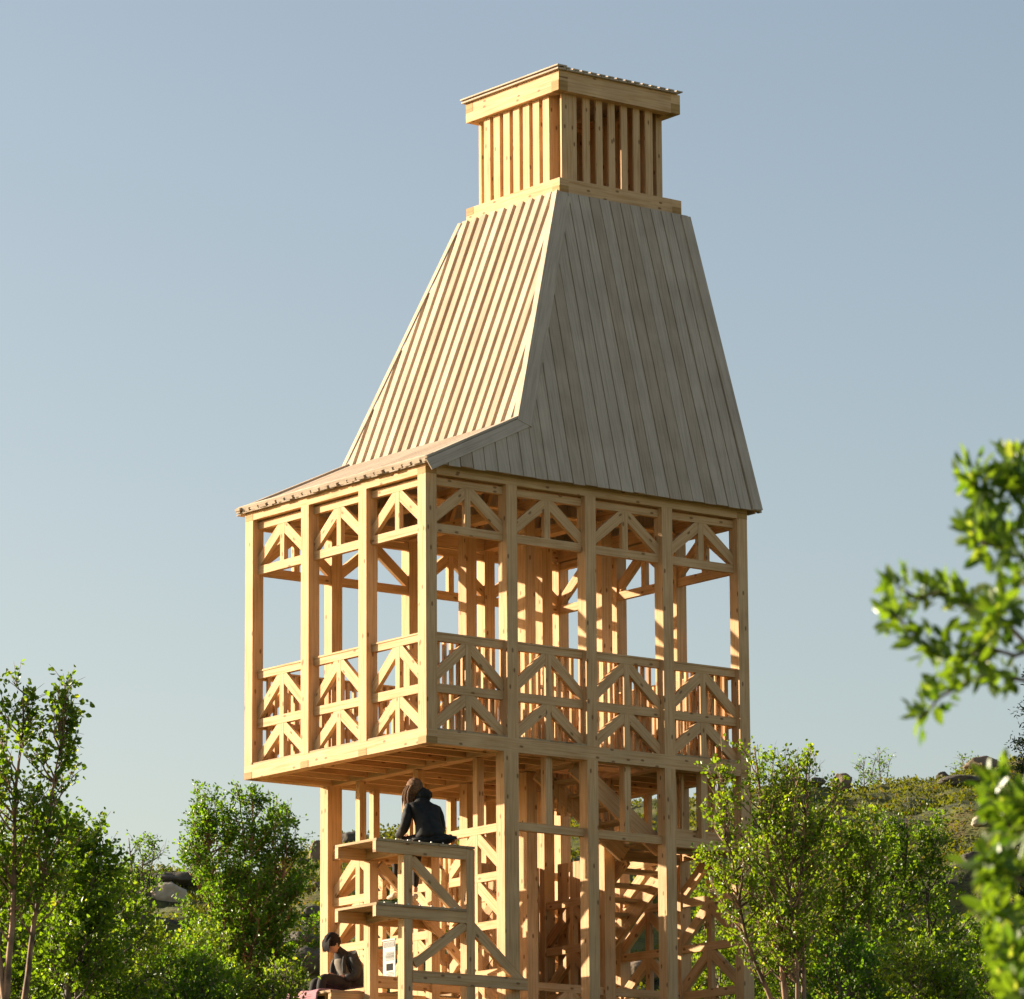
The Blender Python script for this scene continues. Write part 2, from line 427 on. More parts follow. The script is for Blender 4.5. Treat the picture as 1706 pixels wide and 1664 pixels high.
# balusters inside the railings
def balusters(kind, pl, n, z0, z1, name='balustrade'):
    for i in range(n):
        m = MB(); a = i * PB + PW + .035
        while a < (i + 1) * PB - .04:
            zz = z1 + random.uniform(-.01, .01)
            m.box(P3(kind, pl, a, z0, 0), P3(kind, pl, a + .042, zz, .042), 2); a += .1055
        m.build(name, M_PINE, tower)
balusters('x', .19, 4, ZB + .03, 1.375)
balusters('x', WL - .232, 4, ZB + .03, 1.375)
balusters('y', WR - .232, 3, ZB + .03, 1.375)
# inner railing round the stair opening
m = MB()
a = 2.70
while a < 3.72: m.box((a, 1.27, ZB + .03), (a + .042, 1.312, 1.1), 2); a += .105
a = 1.45
while a < 2.45: m.box((2.56, a, ZB + .03), (2.602, a + .042, 1.1), 2); a += .105
m.box((2.668, 1.255, 1.1), (3.75, 1.33, 1.14), 0); m.box((2.545, 1.418, 1.1), (2.62, 2.5, 1.14), 1)
m.build('stair_railing', M_PINE, tower)

# lower tower walls
LC = [(-.962, -.861), (-1.56, -1.456), (-2.160, -2.056), (-2.76, -2.656), (-3.36, -3.256)]
LX = [(-1.456, -.962), (-2.056, -1.56), (-2.656, -2.160), (-3.256, -2.76)]
for j in range(3):
    a, b = j * PB + PW, (j + 1) * PB
    panel('y', 1.19, 1, a, b, LC, LX, True)
    m = MB(); m.box((1.275, (a + b) / 2 - .045, -.861), (1.38, (a + b) / 2 + .045, 0), 2); m.build('stud', M_PINE, tower)
    panel('y', WR, -1, a, b, LC, LX, False)
    one('stud', tower, (WR - .15, (a + b) / 2 - .045, -.861), (WR - .08, (a + b) / 2 + .045, 0), 2)
for i in (1, 2, 3):
    a, b = (1.415 if i == 1 else i * PB + PW), (i + 1) * PB
    panel('x', WL, -1, a, b, LC, LX, False)
    z0, z1 = ((-.952, -.848), (-.958, -.85), (-.975, -.838))[i - 1]
    one('rail', tower, (a, .08, z0), (b + (.0), .17, z1), 0)
    one('stud', tower, ((a + b) / 2 - .05, .085, z1), ((a + b) / 2 + .05, .19, 0), 2)
    one('stud', tower, ((a + b) / 2 - .05, WL - .18, -.861), ((a + b) / 2 + .05, WL - .09, 0), 2)
one('rail', tower, (3.918, .19, -.86), (4.99, .235, -.722), 0)
# slender slats seen in the last bay under the cabin
m = MB()
for a in (4.02, 4.14, 4.26): m.box((a, .30, -.72), (a + .042, .342, .01), 2)
m.build('slat_screen', M_PINE, tower); m = MB()
for a in (4.66, 4.78, 4.90): m.box((a, .30, -.72), (a + .042, .342, .01), 2)
m.build('slat_screen', M_PINE, tower); m = MB()
for k in range(10): m.box((2.75 + k * .105, 1.05, -.55 ), (2.79 + k * .105, 1.09, -.01), 2)
m.build('slat_screen', M_PINE, tower)

# ---- stairs: flights winding round the core, treads and stringers
def flight(p, q, width_dir, wdt, n):
    p, q, wdv = Vector(p), Vector(q), Vector(width_dir)
    m = empty('stair_flight', (0, 0, 0), 0, tower)
    up = Vector((0, 0, 1)); run = Vector((q.x - p.x, q.y - p.y, 0)); rd = run.normalized()
    for e in (0, 1):
        s_ = MB(); o = wdv * (wdt * e)
        a, b = p + o + Vector((0, 0, -.13)), q + o + Vector((0, 0, -.13))
        s_.bar(a, b, wdv, .24, .045); s_.build('stringer', M_PINE, m)
    for k in range(n):
        c = p + (q - p) * ((k + .5) / n)
        s_ = MB(); a = c + wdv * .03 - rd * .12; b = c + wdv * (wdt - .03) + rd * .12
        lo = [min(a[i], b[i]) for i in range(3)]; hi = [max(a[i], b[i]) for i in range(3)]
        lo[2], hi[2] = c.z - .04, c.z
        s_.box(lo, hi); s_.build('tread', M_DECK, m)
    return m
flight((2.55, .36, .12), (3.95, .36, -.84), (0, 1, 0), .72, 6)
flight((4.1, 1.25, -.84), (4.1, 2.6, -1.80), (1, 0, 0), .78, 6)
flight((3.85, 2.85, -1.80), (2.55, 2.85, -2.75), (0, 1, 0), .75, 6)
flight((2.45, 2.5, -2.75), (2.45, 1.2, -3.75), (-1, 0, 0), .80, 6)
for lo, hi in (((3.93, .24, -.88), (4.98, 1.28, -.84)), ((3.93, 2.62, -1.84), (4.98, 3.7, -1.80)), ((1.45, 2.55, -2.79), (2.5, 3.7, -2.75))):
    m = MB(); y = lo[1]
    while y < hi[1] - .1: m.box((lo[0], y, lo[2]), (hi[0], y + .115, hi[2]), 0); y += .12
    m.box((lo[0], lo[1], lo[2] - .14), (hi[0], lo[1] + .045, lo[2] - .002), 0); m.box((lo[0], hi[1] - .06, lo[2] - .14), (hi[0], hi[1] - .015, lo[2] - .002), 0)
    m.build('landing', M_DECK, tower)
# slatted screens round the stair core
def screen(kind, pl, a, b, z0, z1):
    m = MB()
    while a < b - .03:
        m.box(P3(kind, pl, a, z0, 0), P3(kind, pl, a + .05, z1 + random.uniform(-.02, .02), .042), 2); a += .112
    m.build('slat_screen', M_PINE, tower)
def sun_block_boards(kind, pl, a, b, z0, z1, slots=()):  # added boards that keep the sun out of the stair core
    m = MB(); k = 0
    while a < b - .03:
        e = min(a + .118, b)
        m.box(P3(kind, pl, a, z0 + random.uniform(0, .03), 0), P3(kind, pl, e, z1, .024), 2)
        a = e + (.05 if k in slots else .006); k += 1
    m.build('sun_block_boards', M_PINE, tower)
sun_block_boards('y', 2.53, 1.44, 2.48, -3.4, -1.2, (1, 4)); sun_block_boards('x', 2.60, 2.68, 3.74, -3.4, -1.0, (2, 5)); sun_block_boards('y', 3.95, 1.44, 2.48, -2.9, -.95, (2, 5))
screen('y', 2.56, 2.72, 3.70, -1.8, -.9); pass
screen('y', 3.80, 2.72, 3.70, -2.7, -1.7); screen('x', 2.56, 1.46, 2.46, -2.6, -1.6)
for i, nm in ((2, 0), (3, 0)):
    panel('x', PB + PW + .02, -1, i * PB + PW, (i + 1) * PB, [(-2.76, -2.656), (-3.36, -3.256)], [(-3.256, -2.76)], False)
    panel('y', i * PB + PW, -1, PB + PW, 2 * PB, [(-1.56, -1.456), (-2.16, -2.056), (-2.76, -2.656)], [(-2.056, -1.56), (-2.656, -2.16)], False)

# ------------------------------------------------------------------ roof
def clip(poly, o, d):
    """keep side where (p-o).d >= 0"""
    out = []
    for k in range(len(poly)):
        a, b = poly[k], poly[(k + 1) % len(poly)]
        da, db = (a - o).dot(d), (b - o).dot(d)
        if da >= 0: out.append(a)
        if (da >= 0) != (db >= 0): out.append(a + (b - a) * (da / (da - db)))
    return out
def clean(pl):
    out = []
    for p in pl:
        if not out or (p - out[-1]).length > .004: out.append(p)
    if len(out) > 1 and (out[0] - out[-1]).length < .004: out.pop()
    return out
def roof_face(name, pts, along, fan=0.0, fan_c=0.0, pitch=.196, over=.148, outward=(0, 0, 1), th=.036, ragged=0.0):
    pts = [Vector(p) for p in pts]
    n = (pts[1] - pts[0]).cross(pts[2] - pts[1]).normalized()
    if n.dot(Vector(outward)) < 0: n = -n
    e = Vector(along).normalized(); g = n.cross(e).normalized()
    if g.z > 0: g = -g                                  # g: down the slope
    O = pts[0]
    P2 = [Vector(((p - O).dot(e), (p - O).dot(g))) for p in pts]
    u0, u1 = min(p.x for p in P2), max(p.x for p in P2)
    gmax = max(p.y for p in P2)
    m = MB(); k = math.floor((u0 - 1) / pitch)
    while k * pitch < u1 + 1:
        for lay, (aa, bb, tb, tt) in enumerate(((k * pitch - .004, (k + 1) * pitch - .014, 0, .018), (k * pitch + (pitch - over) / 2 + pitch / 2, k * pitch + (pitch - over) / 2 + pitch / 2 + over, .0185, .0185 + th))):
            jit = random.uniform(-.006, .006)
            pl = list(P2)
            for (u, sg) in ((aa + jit, 1), (bb + jit, -1)):
                kk = fan * (u - fan_c)
                # line through (u, gmax) with direction (kk,1)
                d = Vector((1, -kk)) * sg
                pl = clip(pl, Vector((u, gmax)), d)
                if len(pl) < 3: break
            if len(pl) < 3: continue
            pl = clean(pl)
            if len(pl) < 3: continue
            if ragged:
                mx = max(p.y for p in pl); rr = random.uniform(-ragged, ragged) + (.012 if lay else 0)
                pl = [Vector((p.x, p.y + rr)) if p.y > mx - .02 else p for p in pl]
            P = [O + e * p.x + g * p.y + n * tb for p in pl]
            ar = sum((P[i] - P[0]).cross(P[i + 1] - P[0]).dot(n) for i in range(1, len(P) - 1))
            if abs(ar) < .002: continue
            m.poly(P, n, tt - tb, g)
        k += 1
    return m.build(name, M_ROOF, tower), n
def trim(a, b, inward, n, wd, th=.028, base=.053, name='hip_trim', ext0=0, ext1=0, out=.0):
    a, b, n = Vector(a), Vector(b), Vector(n); d = (b - a).normalized()
    i = Vector(inward); i = (i - d * i.dot(d)); i = (i - n * i.dot(n)).normalized()
    m = MB(); a2, b2 = a - d * ext0 - i * out, b + d * ext1 - i * out; wd += out
    m.poly([a2 + n * base, b2 + n * base, b2 + i * wd + n * base, a2 + i * wd + n * base], n, th, d)
    return m.build(name, M_ROOF, tower)

YF, YBk = -.10, 4.02
E0, E1, E1b, E0b = (-.05, YF, 3.47), (5.285, YF, 3.47), (5.285, YBk, 3.47), (-.05, YBk, 3.47)
TL, TR, TRb, TLb = (2.86, .93, 7.575), (4.985, .93, 7.575), (4.985, 2.99, 7.575), (2.86, 2.99, 7.575)
K = (1.544, .083, 4.215)
# keep K on the front plane
tK = (K[2] - 3.47) / (7.575 - 3.47); K = (K[0], YF + (.93 - YF) * tK, K[2]); Kb = (K[0], YBk - (.93 - YF) * tK, K[2])
f_front, nF = roof_face('roof_face', [E0, E1, TR, TL, K], (1, 0, 0), fan=.028, fan_c=2.9, outward=(0, -1, .3), ragged=.008, over=.178, th=.014)
f_left, nL = roof_face('roof_face', [K, Kb, TLb, TL], (0, 1, 0), outward=(-1, 0, .3), pitch=.2, over=.118, th=.048)
f_skirt, nS = roof_face('roof_skirt', [E0, E0b, Kb, K], (0, 1, 0), outward=(0, 0, 1), ragged=.012)
f_right, nR = roof_face('roof_face', [E1, E1b, TRb, TR], (0, 1, 0), outward=(1, 0, .3), ragged=.01)
f_back, nB = roof_face('roof_face', [E1b, E0b, Kb, TLb, TRb], (1, 0, 0), outward=(0, 1, .3), ragged=.01)
trim(K, TL, (1, 0, 0), nF, .15, ext0=.03, ext1=-.02, out=.075, base=.033, th=.02)
trim(E0, K, (1, -.2, -1), nF, .115, ext0=.03, ext1=.05, out=.035, base=.033, th=.014)
trim(E1, TR, (-1, 0, 0), nF, .13, ext0=.0, ext1=-.02, out=.03, base=.033, th=.02)
trim(K, TL, (0, 1, 0), nL, .055, ext0=-.02, ext1=-.02, base=.067, out=.045, th=.012)
trim(Kb, TLb, (0, -1, 0), nL, .05, ext0=-.02, ext1=-.02, base=.067, out=.03, th=.012)
trim(E0, K, (0, 1, 0), nS, .12, out=.03); trim(E0b, Kb, (0, -1, 0), nS, .12, ext0=.02)
trim(E0, E0b, (1, 0, 0), nS, .14, base=.056)
m = MB(); m.box((-.062, YF + .02, 3.50), (-.034, YBk - .02, 3.565), 1); m.build('eave_board', M_ROOF, tower)
# rafters inside
m = MB()
for k in range(9):
    t = (k + .5) / 9
    a = Vector((.1 + 5.0 * t, .02, 3.50)); b = Vector((max(1.2, 3.0 - 1.6 * (1 - t)) if False else (2.95 + 1.95 * t), .95, 7.45))
    if a.x > 1.5: m.bar(a, b, (1, 0, 0), .12, .05); m.bar((a.x, 3.9, 3.50), (b.x, 2.96, 7.45), (1, 0, 0), .12, .05)
for k in range(7):
    y = .3 + k * .55
    m.bar((.1, y, 3.5), (1.6, y, 4.14), (0, 1, 0), .12, .05)
m.build('rafter', M_PINE, tower)
m = MB()
for x in (1.25, 2.5, 3.75): m.box((x, PW, ZT + .02), (x + PW, WL - PW, H1 - .03), 1)
m.box((PW, 1.25, ZT - .0), (WR - PW, 1.4, ZT + .018), 0); m.build('tie_beam', M_PINE, tower)

# ------------------------------------------------------------------ chimney
cx0, cx1, cy0, cy1 = 2.882, 4.925, .955, 2.965
chim = empty('chimney', (0, 0, 0), 0, tower)
def cring(z0, z1, nm, wd=.15):
    zm = z0 + (z1 - z0) * .5
    for k, y in enumerate((cy0, cy1 - wd)):
        m = MB(); m.box((cx0 + wd, y, z0), (cx1 - wd, y + wd, z1), 0)
        lo, hi = (z0, zm) if k == 0 else (zm, z1)
        m.box((cx0 - .003, y, lo + .001), (cx0 + wd, y + wd, hi - .001), 0, 1)
        lo, hi = (zm, z1)
        m.box((cx1 - wd, y, lo + .001), (cx1 + .003, y + wd, hi - .001), 0, 0)
        m.build(nm, [M_PINE, M_END], chim)
    for k, x in enumerate((cx0, cx1 - wd)):
        m = MB(); m.box((x, cy0 + wd, z0), (x + wd, cy1 - wd, z1), 1)
        lo, hi = (zm, z1) if k == 0 else (z0, zm)
        m.box((x, cy0 - .003, lo + .001), (x + wd, cy0 + wd, hi - .001), 1, 0 if k == 0 else 1)
        lo, hi = (z0, zm)
        m.box((x, cy1 - wd, lo + .001), (x + wd, cy1 + .003, hi - .001), 1, 0)
        m.build(nm, [M_PINE, M_END], chim)
cring(7.588, 7.790, 'base_beam'); cring(8.972, 9.238, 'cap_beam')
z0, z1 = 7.60, 9.0
for k in range(7):
    y = 1.255 + k * .2125
    one('slat', chim, (cx0 + .07, y, z0), (cx0 + .07 + (.215 if k == 0 else .10), y + .135, z1), 2)
    one('slat', chim, (cx1 - .17, y, z0), (cx1 - .07, y + .135, z1), 2)
for x, wd in ((3.01, .25), (3.375, .105), (3.587, .105), (3.797, .105), (4.007, .105), (4.217, .105), (4.42, .12)):
    one('slat', chim, (x, cy0 + .11, z0), (x + wd, cy0 + .14, z1), 2)
    one('slat', chim, (x, cy1 - .165, z0), (x + wd, cy1 - .11, z1), 2)
m = MB()                                               # boarding behind the slats on the far sides
x = 3.1
while x < 4.7: m.box((x, cy1 - .30, z0 - .1), (x + .118, cy1 - .27, z1 + .05), 2); x += .12
y = 1.3
while y < 2.6: m.box((4.62, y, z0 - .1), (4.65, y + .118, z1 + .05), 2); y += .12
m.build('inner_boarding', M_PINE, chim)
m = MB(); x = cx0 - .045
k = 0
while x < cx1 - .10:
    m.box((x, cy0 - .045, 9.241), (x + .138, cy1 + .045, 9.262), 1)
    m.box((x + .10, cy0 - .055, 9.264), (x + .205, cy1 + .05, 9.280), 1)
    x += .1455; k += 1
m.box((cx0 - .06, cy0 - .058, 9.2815), (cx0 + .10, cy1 + .055, 9.300), 1)
m.build('chimney_roof', M_ROOF, chim)

# ------------------------------------------------------------------ stepped benches on the tower's flank
bench = empty('bench_stand', (0, 0, 0), 0, tower)
def shelf(z, x0, x1, y0, y1):
    s_ = empty('shelf', (0, 0, 0), 0, None); s_.parent = bench
    m = MB(); x = x0
    n = int((x1 - x0) / .125)
    for k in range(n):
        a = x0 + (x1 - x0) * k / n
        m.box((a, y0 - .012, z - .030), (a + (x1 - x0) / n - .006, y1, z), 1)
    o = m
    for yy in (y0, y1 - .06): m.box((x0 + .003, yy, z - .165), (x1 - .02, yy + .06, z - .031), 0)
    b = m.build('shelf', [M_DECK], bench)
    # timber faces of shelf bearers in the pine
    s = MB()
    for yy in (y0 - .002, y1 - .062): s.box((x0 + .001, yy, z - .167), (x1 - .018, yy + .064, z - .0315), 0)
    s.build('bearer', M_PINE, bench)
    bpy.data.objects.remove(s_)
def shelf2(z, x0, x1, y0, y1):
    m = MB(); n = int((x1 - x0) / .125)
    for k in range(n):
        a = x0 + (x1 - x0) * k / n
        m.box((a, y0 - .012, z - .030), (a + (x1 - x0) / n - .006, y1, z), 1)
    m.build('shelf', M_DECK, bench)
    for yy in (y0, y1 - .064): one('bearer', bench, (x0, yy, z - .165), (.527, yy + .064, z - .0315), 0)
    one('bearer', bench, (x0 + .42, y0 + .066, z - .160), (x0 + .48, y1 - .066, z - .034), 1)
shelf2(-1.240, -.834, .655, -.10, .745)
shelf2(-2.016, -.834, .525, -.10, .745)
for (x, y) in ((-.41, -.092), (-.41, .61), (.53, -.094), (.53, .62)):
    top = -1.407 if x < 0 else -1.275
    one('bench_post', bench, (x, y, GROUND_L), (x + .128, y + .125, top), 2)
one('bearer', bench, (-.285, -.105, -2.945), (1.455, -.064, -2.798), 0)
one('bearer', bench, (-.285, .64, -2.945), (1.18, .70, -2.798), 0)
m = MB(); m.bar((-.27, -.034, -1.45), (1.42, -.034, -2.86), (0, 1, 0), .125, .055); m.build('bench_brace', M_PINE, bench)
m = MB(); m.bar((-.25, -.065, -2.72), (.52, -.065, -2.20), (0, 1, 0), .115, .05); m.build('bench_brace', M_PINE, bench)
m = MB(); m.bar((-.27, .60, -1.45), (1.15, .60, -2.7), (0, 1, 0), .11, .05); m.build('bench_brace', M_PINE, bench)
# lower deck the seated person is on
m = MB(); y = .80
while y < 3.2: m.box((-.86, y, -3.02), (1.18, y + .118, -2.99), 0); y += .124
m.build('lower_deck', M_DECK, bench)
for yy in (.80, 1.9, 3.1): one('bearer', bench, (-.85, yy, -3.15), (1.18, yy + .06, -3.022), 0)
for yy in (.82, 3.05): one('bench_post', bench, (-.7, yy + .062, GROUND_L), (-.58, yy + .16, -3.025), 2)
m = MB()
for z in (-1.243, -2.019):
    for k in range(8):
        x = -.72 + k * .175
        if x < .5: m.box((x, -.118, z + .004), (x + .018, -.104, z + .016), 0)
m.build('screw_head', M_METAL, bench)

# ------------------------------------------------------------------ notice sheet
TM = Matrix.Translation((TX, TY, TZ)) @ Matrix.Rotation(TROT, 4, 'Z')
def tw(p): return TM @ Vector(p)
nr = empty('notice', tw((1.16, 2.50, -2.62)), TROT)
tag(nr, 'white paper notice with grey print and a black rectangle hung on the sunlit post', 'notice')
m = MB(); m.box((0, -.26, 0), (.006, .0, .50), 2); m.build('sheet', M_PAPER, nr)
m = MB(); m.box((-.004, -.21, .115), (-.001, -.075, .20)); m.build('printed_block', M_INK, nr)
m = MB(); m.box((-.004, -.245, .41), (-.001, -.015, .475))
for k in range(6): m.box((-.004, -.235, .395 - k * .013 - .055), (-.001, -.03 - .05 * random.random(), .395 - k * .013 - .049))
for k in range(5): m.box((-.004, -.235, .315 - k * .018), (-.001, -.03 - .06 * random.random(), .322 - k * .018))
for k in range(3): m.box((-.004, -.235, .085 - k * .018), (-.001, -.05 - .06 * random.random(), .092 - k * .018))
m.build('printed_lines', M_INKG, nr)
m = MB(); m.box((-.012, -.27, .49), (.012, .01, .512)); m.build('hanging_bar', M_PAPER, nr)

# ------------------------------------------------------------------ people
def skin_mesh(name, verts, edges, radii, mat, parent, root=0, sub=2):
    me = bpy.data.meshes.new(name + '_skel'); me.from_pydata([Vector(v) for v in verts], edges, [])
    o = bpy.data.objects.new('tmp', me); C.objects.link(o)
    md = o.modifiers.new('skin', 'SKIN'); md.use_smooth_shade = True; md.branch_smoothing = .6
    sv = me.skin_vertices[0].data
    for k, r_ in enumerate(radii):
        sv[k].radius = (r_, r_) if isinstance(r_, (int, float)) else r_
        sv[k].use_root = (k == root)
    if sub: ms = o.modifiers.new('sub', 'SUBSURF'); ms.levels = sub; ms.render_levels = sub
    dg = bpy.context.evaluated_depsgraph_get(); dg.update()
    em = bpy.data.meshes.new_from_object(o.evaluated_get(dg)); em.name = name
    bpy.data.objects.remove(o)
    em.polygons.foreach_set('use_smooth', [True] * len(em.polygons))
    em.materials.clear()
    return link_mesh(name, em, mat, parent)

def blob(name, c, rad, mat, parent, rot=(0, 0, 0), seed=0, amp=.0, fr=6, sub=4, cut=None):
    bm = bmesh.new(); bmesh.ops.create_icosphere(bm, subdivisions=sub, radius=1)
    Mx = Matrix.Translation(c) @ Matrix.Rotation(rot[2], 4, 'Z') @ Matrix.Rotation(rot[1], 4, 'Y') @ Matrix.Rotation(rot[0], 4, 'X')
    for v in bm.verts:
        p = v.co.copy()
        k = 1 + amp * noise.noise(p * fr + Vector((seed, 0, 0)))
        if cut: k *= cut(p)
        v.co = Mx @ Vector((p.x * rad[0] * k, p.y * rad[1] * k, p.z * rad[2] * k))
    me = bpy.data.meshes.new(name); bm.to_mesh(me); bm.free()
    me.polygons.foreach_set('use_smooth', [True] * len(me.polygons))
    return link_mesh(name, me, mat, parent)

def head_mesh(name, c, fwd, down, parent, mat, s=1.0):
    """head with brow, nose, mouth, chin and ears. fwd: facing, 'down' tilt in radians"""
    bm = bmesh.new(); bmesh.ops.create_icosphere(bm, subdivisions=5, radius=1)
    for v in bm.verts:
        p = v.co.copy()                                   # x = forward, y = left, z = up
        x, y, z = p.x * .098, p.y * .076, p.z * .118
        if z < 0: x *= 1 - .10 * (-z / .118); y *= 1 - .42 * (-z / .118) ** 1.5
        if z < 0 and x > 0: x += .012 * (-z / .118)
        if p.x > 0:
            x += .024 * math.exp(-((p.y / .16) ** 2) - (((p.z + .18) / .17) ** 2))      # nose
            x -= .013 * (math.exp(-(((p.y - .36) / .16) ** 2) - (((p.z - .06) / .12) ** 2)) + math.exp(-(((p.y + .36) / .16) ** 2) - (((p.z - .06) / .12) ** 2)))
            x += .007 * math.exp(-((p.y / .3) ** 2) - (((p.z + .50) / .07) ** 2)) - .005 * math.exp(-((p.y / .3) ** 2) - (((p.z + .57) / .03) ** 2))
        for e in (-1, 1):                                 # ears
            y += e * .022 * math.exp(-(((p.y - e) / .35) ** 2) - ((p.x / .13) ** 2) - (((p.z + .05) / .2) ** 2))
        v.co = Vector((x, y, z)) * s
    me = bpy.data.meshes.new(name)
    ang = math.atan2(fwd[1], fwd[0])
    bm.transform(Matrix.Translation(c) @ Matrix.Rotation(ang, 4, 'Z') @ Matrix.Rotation(down, 4, 'Y'))
    bm.to_mesh(me); bm.free(); me.polygons.foreach_set('use_smooth', [True] * len(me.polygons))
    return me

def join_meshes(name, objs, parent, mats):
    """join several temporary mesh objects into one mesh, keeping one material slot each"""
    bm = bmesh.new()
    for k, o in enumerate(objs):
        n0 = len(bm.faces); bm.from_mesh(o.data); bm.faces.ensure_lookup_table()
        for f in bm.faces[n0:]: f.material_index = k if len(mats) > 1 else 0
    me = bpy.data.meshes.new(name); bm.to_mesh(me); bm.free()
    me.polygons.foreach_set('use_smooth', [True] * len(me.polygons))
    for o in objs: bpy.data.objects.remove(o)
    return link_mesh(name, me, mats, parent)

def hand_chain(base, dirv, palmn, L=.085, curl=.9, side=1):
    """verts, edges, radii for a palm with four fingers and a thumb growing from base"""
    d = Vector(dirv).normalized(); n = Vector(palmn).normalized(); a = d.cross(n).normalized() * side
    V, E_, Rr = [], [], []
    base = Vector(base)
    V.append(base); Rr.append(.024); V.append(base + d * .045); Rr.append(.030); E_.append((0, 1))
    for k, (off, ln) in enumerate(((.030, .8), (.010, .95), (-.010, .9), (-.028, .72))):
        i0 = len(V); p = base + d * .082 + a * off; V.append(p); Rr.append(.0105); E_.append((1, i0))
        dd = d.copy(); q = p
        for s_ in range(3):
            dd = (Matrix.Rotation(-curl * .5 * side, 3, a * side) @ dd); q = q + dd * (.034 * ln * (1 - .12 * s_)); V.append(q); Rr.append(.0092 - .001 * s_); E_.append((len(V) - 2, len(V) - 1))
    i0 = len(V); p = base + d * .03 + a * .036; V.append(p); Rr.append(.012); E_.append((0, i0))
    V.append(p + (d * .6 + a * .5 + n * .4).normalized() * .035); Rr.append(.0105); E_.append((i0, i0 + 1))
    V.append(V[-1] + (d * .9 + n * .4).normalized() * .028); Rr.append(.009); E_.append((i0 + 1, i0 + 2))
    return V, E_, Rr

def person(root_loc, rz, label, spec):
    o = empty('person', root_loc, rz); tag(o, label, 'person'); spec(o); return o

# local frame of a person: +x forward, +y to their left, z up, origin at the seat under the pelvis
def spec_back(o):
    sk = 0
    # body: pelvis, spine, neck and both legs, one surface (bare skin below the trousers is a part of its own)
    V = [(0, 0, .11), (.05, 0, .27), (.13, 0, .42), (.20, 0, .53), (.25, .0, .60), (.285, .01, .655)]
    Rr = [(.17, .15), (.155, .12), (.165, .125), (.12, .10), (.055, .055), (.05, .05)]
    E_ = [(0, 1), (1, 2), (2, 3), (3, 4), (4, 5)]
    for e in (-1, 1):
        i = len(V)
        V += [(.12, e * .10, .09), (.42, e * .14, .08), (.53, e * .145, .055), (.565, e * .14, -.20), (.58, e * .14, -.44)]
        Rr += [.085, .07, .062, .052, .036]; E_ += [(0, i), (i, i + 1), (i + 1, i + 2), (i + 2, i + 3), (i + 3, i + 4)]
    body = skin_mesh('body', V, E_, Rr, M_TROUS, o, 0)
    # skin: head
    hm = head_mesh('head', Vector((.315, .035, .735)), (1, .25, 0), .55, o, M_SKIN, 1.0)
    link_mesh('head', hm, M_SKIN, o)
    # jacket: torso shell, arms, flared hem
    V = [(-.02, 0, .06), (-.01, 0, .18), (.05, 0, .32), (.12, 0, .44), (.18, 0, .535), (.225, .0, .60)]
    Rr = [(.215, .175), (.20, .165), (.195, .15), (.20, .145), (.15, .115), (.085, .08)]
    E_ = [(0, 1), (1, 2), (2, 3), (3, 4), (4, 5)]
    for e in (-1, 1):
        i = len(V)
        V += [(.17, e * .20, .49), (.14, e * .240, .34), (.16, e * .262, .22), (.30, e * .24, .17), (.40, e * .18, .16)]
        Rr += [.088, .072, .065, .056, .046]; E_ += [(3, i), (i, i + 1), (i + 1, i + 2), (i + 2, i + 3), (i + 3, i + 4)]
    j = skin_mesh('jacket', V, E_, Rr, M_BLACK, o, 3)
    for v in j.data.vertices:
        p = v.co; q = 1 + .05 * noise.noise(p * 14) + .03 * noise.noise(p * 33)
        p.x = .05 + (p.x - .05) * q; p.y *= q
        if p.z < .16:
            k = (.16 - p.z) / .2; p.y *= 1 + .22 * k; p.z = max(p.z, .004 + .02 * abs(noise.noise(p * 9)))
            if p.x < .1: p.x -= .04 * k
    blob('jacket_hem', Vector((.0, -.05, .075)), (.17, .30, .075), M_BLACK, o, (-.12, 0, 0), 8, .30, 4)
    # hood / collar bunched behind the neck
    blob('collar', Vector((.195, -.045, .655)), (.075, .095, .085), M_BLACK, o, (0, .35, 0), 3, .22, 3)
    # hair: long, falling forward on the left side of the face
    hc = Vector((.30, .03, .755))
    def cut(p): return 1.0
    parts = [blob('h', hc, (.112, .094, .122), M_HAIRB, o, (0, .5, .2), 5, .12, 5)]
    for k in range(44):
        a = (k * .618) % 1.0; y0 = -.03 + .15 * a; x0 = .225 + .13 * random.random()
        V = [(x0, y0 * .85 + .02, .78), (x0 + .03, y0 + .035, .70), (x0 + .045 + .02 * random.random(), y0 + .035, .62), (x0 + .05 + .03 * random.random(), y0 + .02, .52 - .07 * random.random())]
        parts.append(skin_mesh('s', V, [(0, 1), (1, 2), (2, 3)], [.013, .015, .012, .003], M_HAIRB, o, 0, 1))
    join_meshes('hair', parts, o, [M_HAIRB])
    # hands in the lap, feet hanging
    for e in (-1, 1):
        V, E_, Rr = hand_chain((.41, e * .165, .158), (.5, -e * .8, -.05), (0, 0, -1), curl=.8, side=e)
        skin_mesh('hand', V, E_, Rr, M_SKIN, o, 0, 1)
        skin_mesh('ankle', [(.578, e * .14, -.42), (.585, e * .14, -.50)], [(0, 1)], [.034, .032], M_SKIN, o)
        skin_mesh('shoe', [(.555, e * .14, -.535), (.62, e * .145, -.55), (.70, e * .15, -.565), (.76, e * .152, -.568)], [(0, 1), (1, 2), (2, 3)], [(.045, .042), (.045, .038), (.042, .030), (.03, .02)], M_SHOE, o)

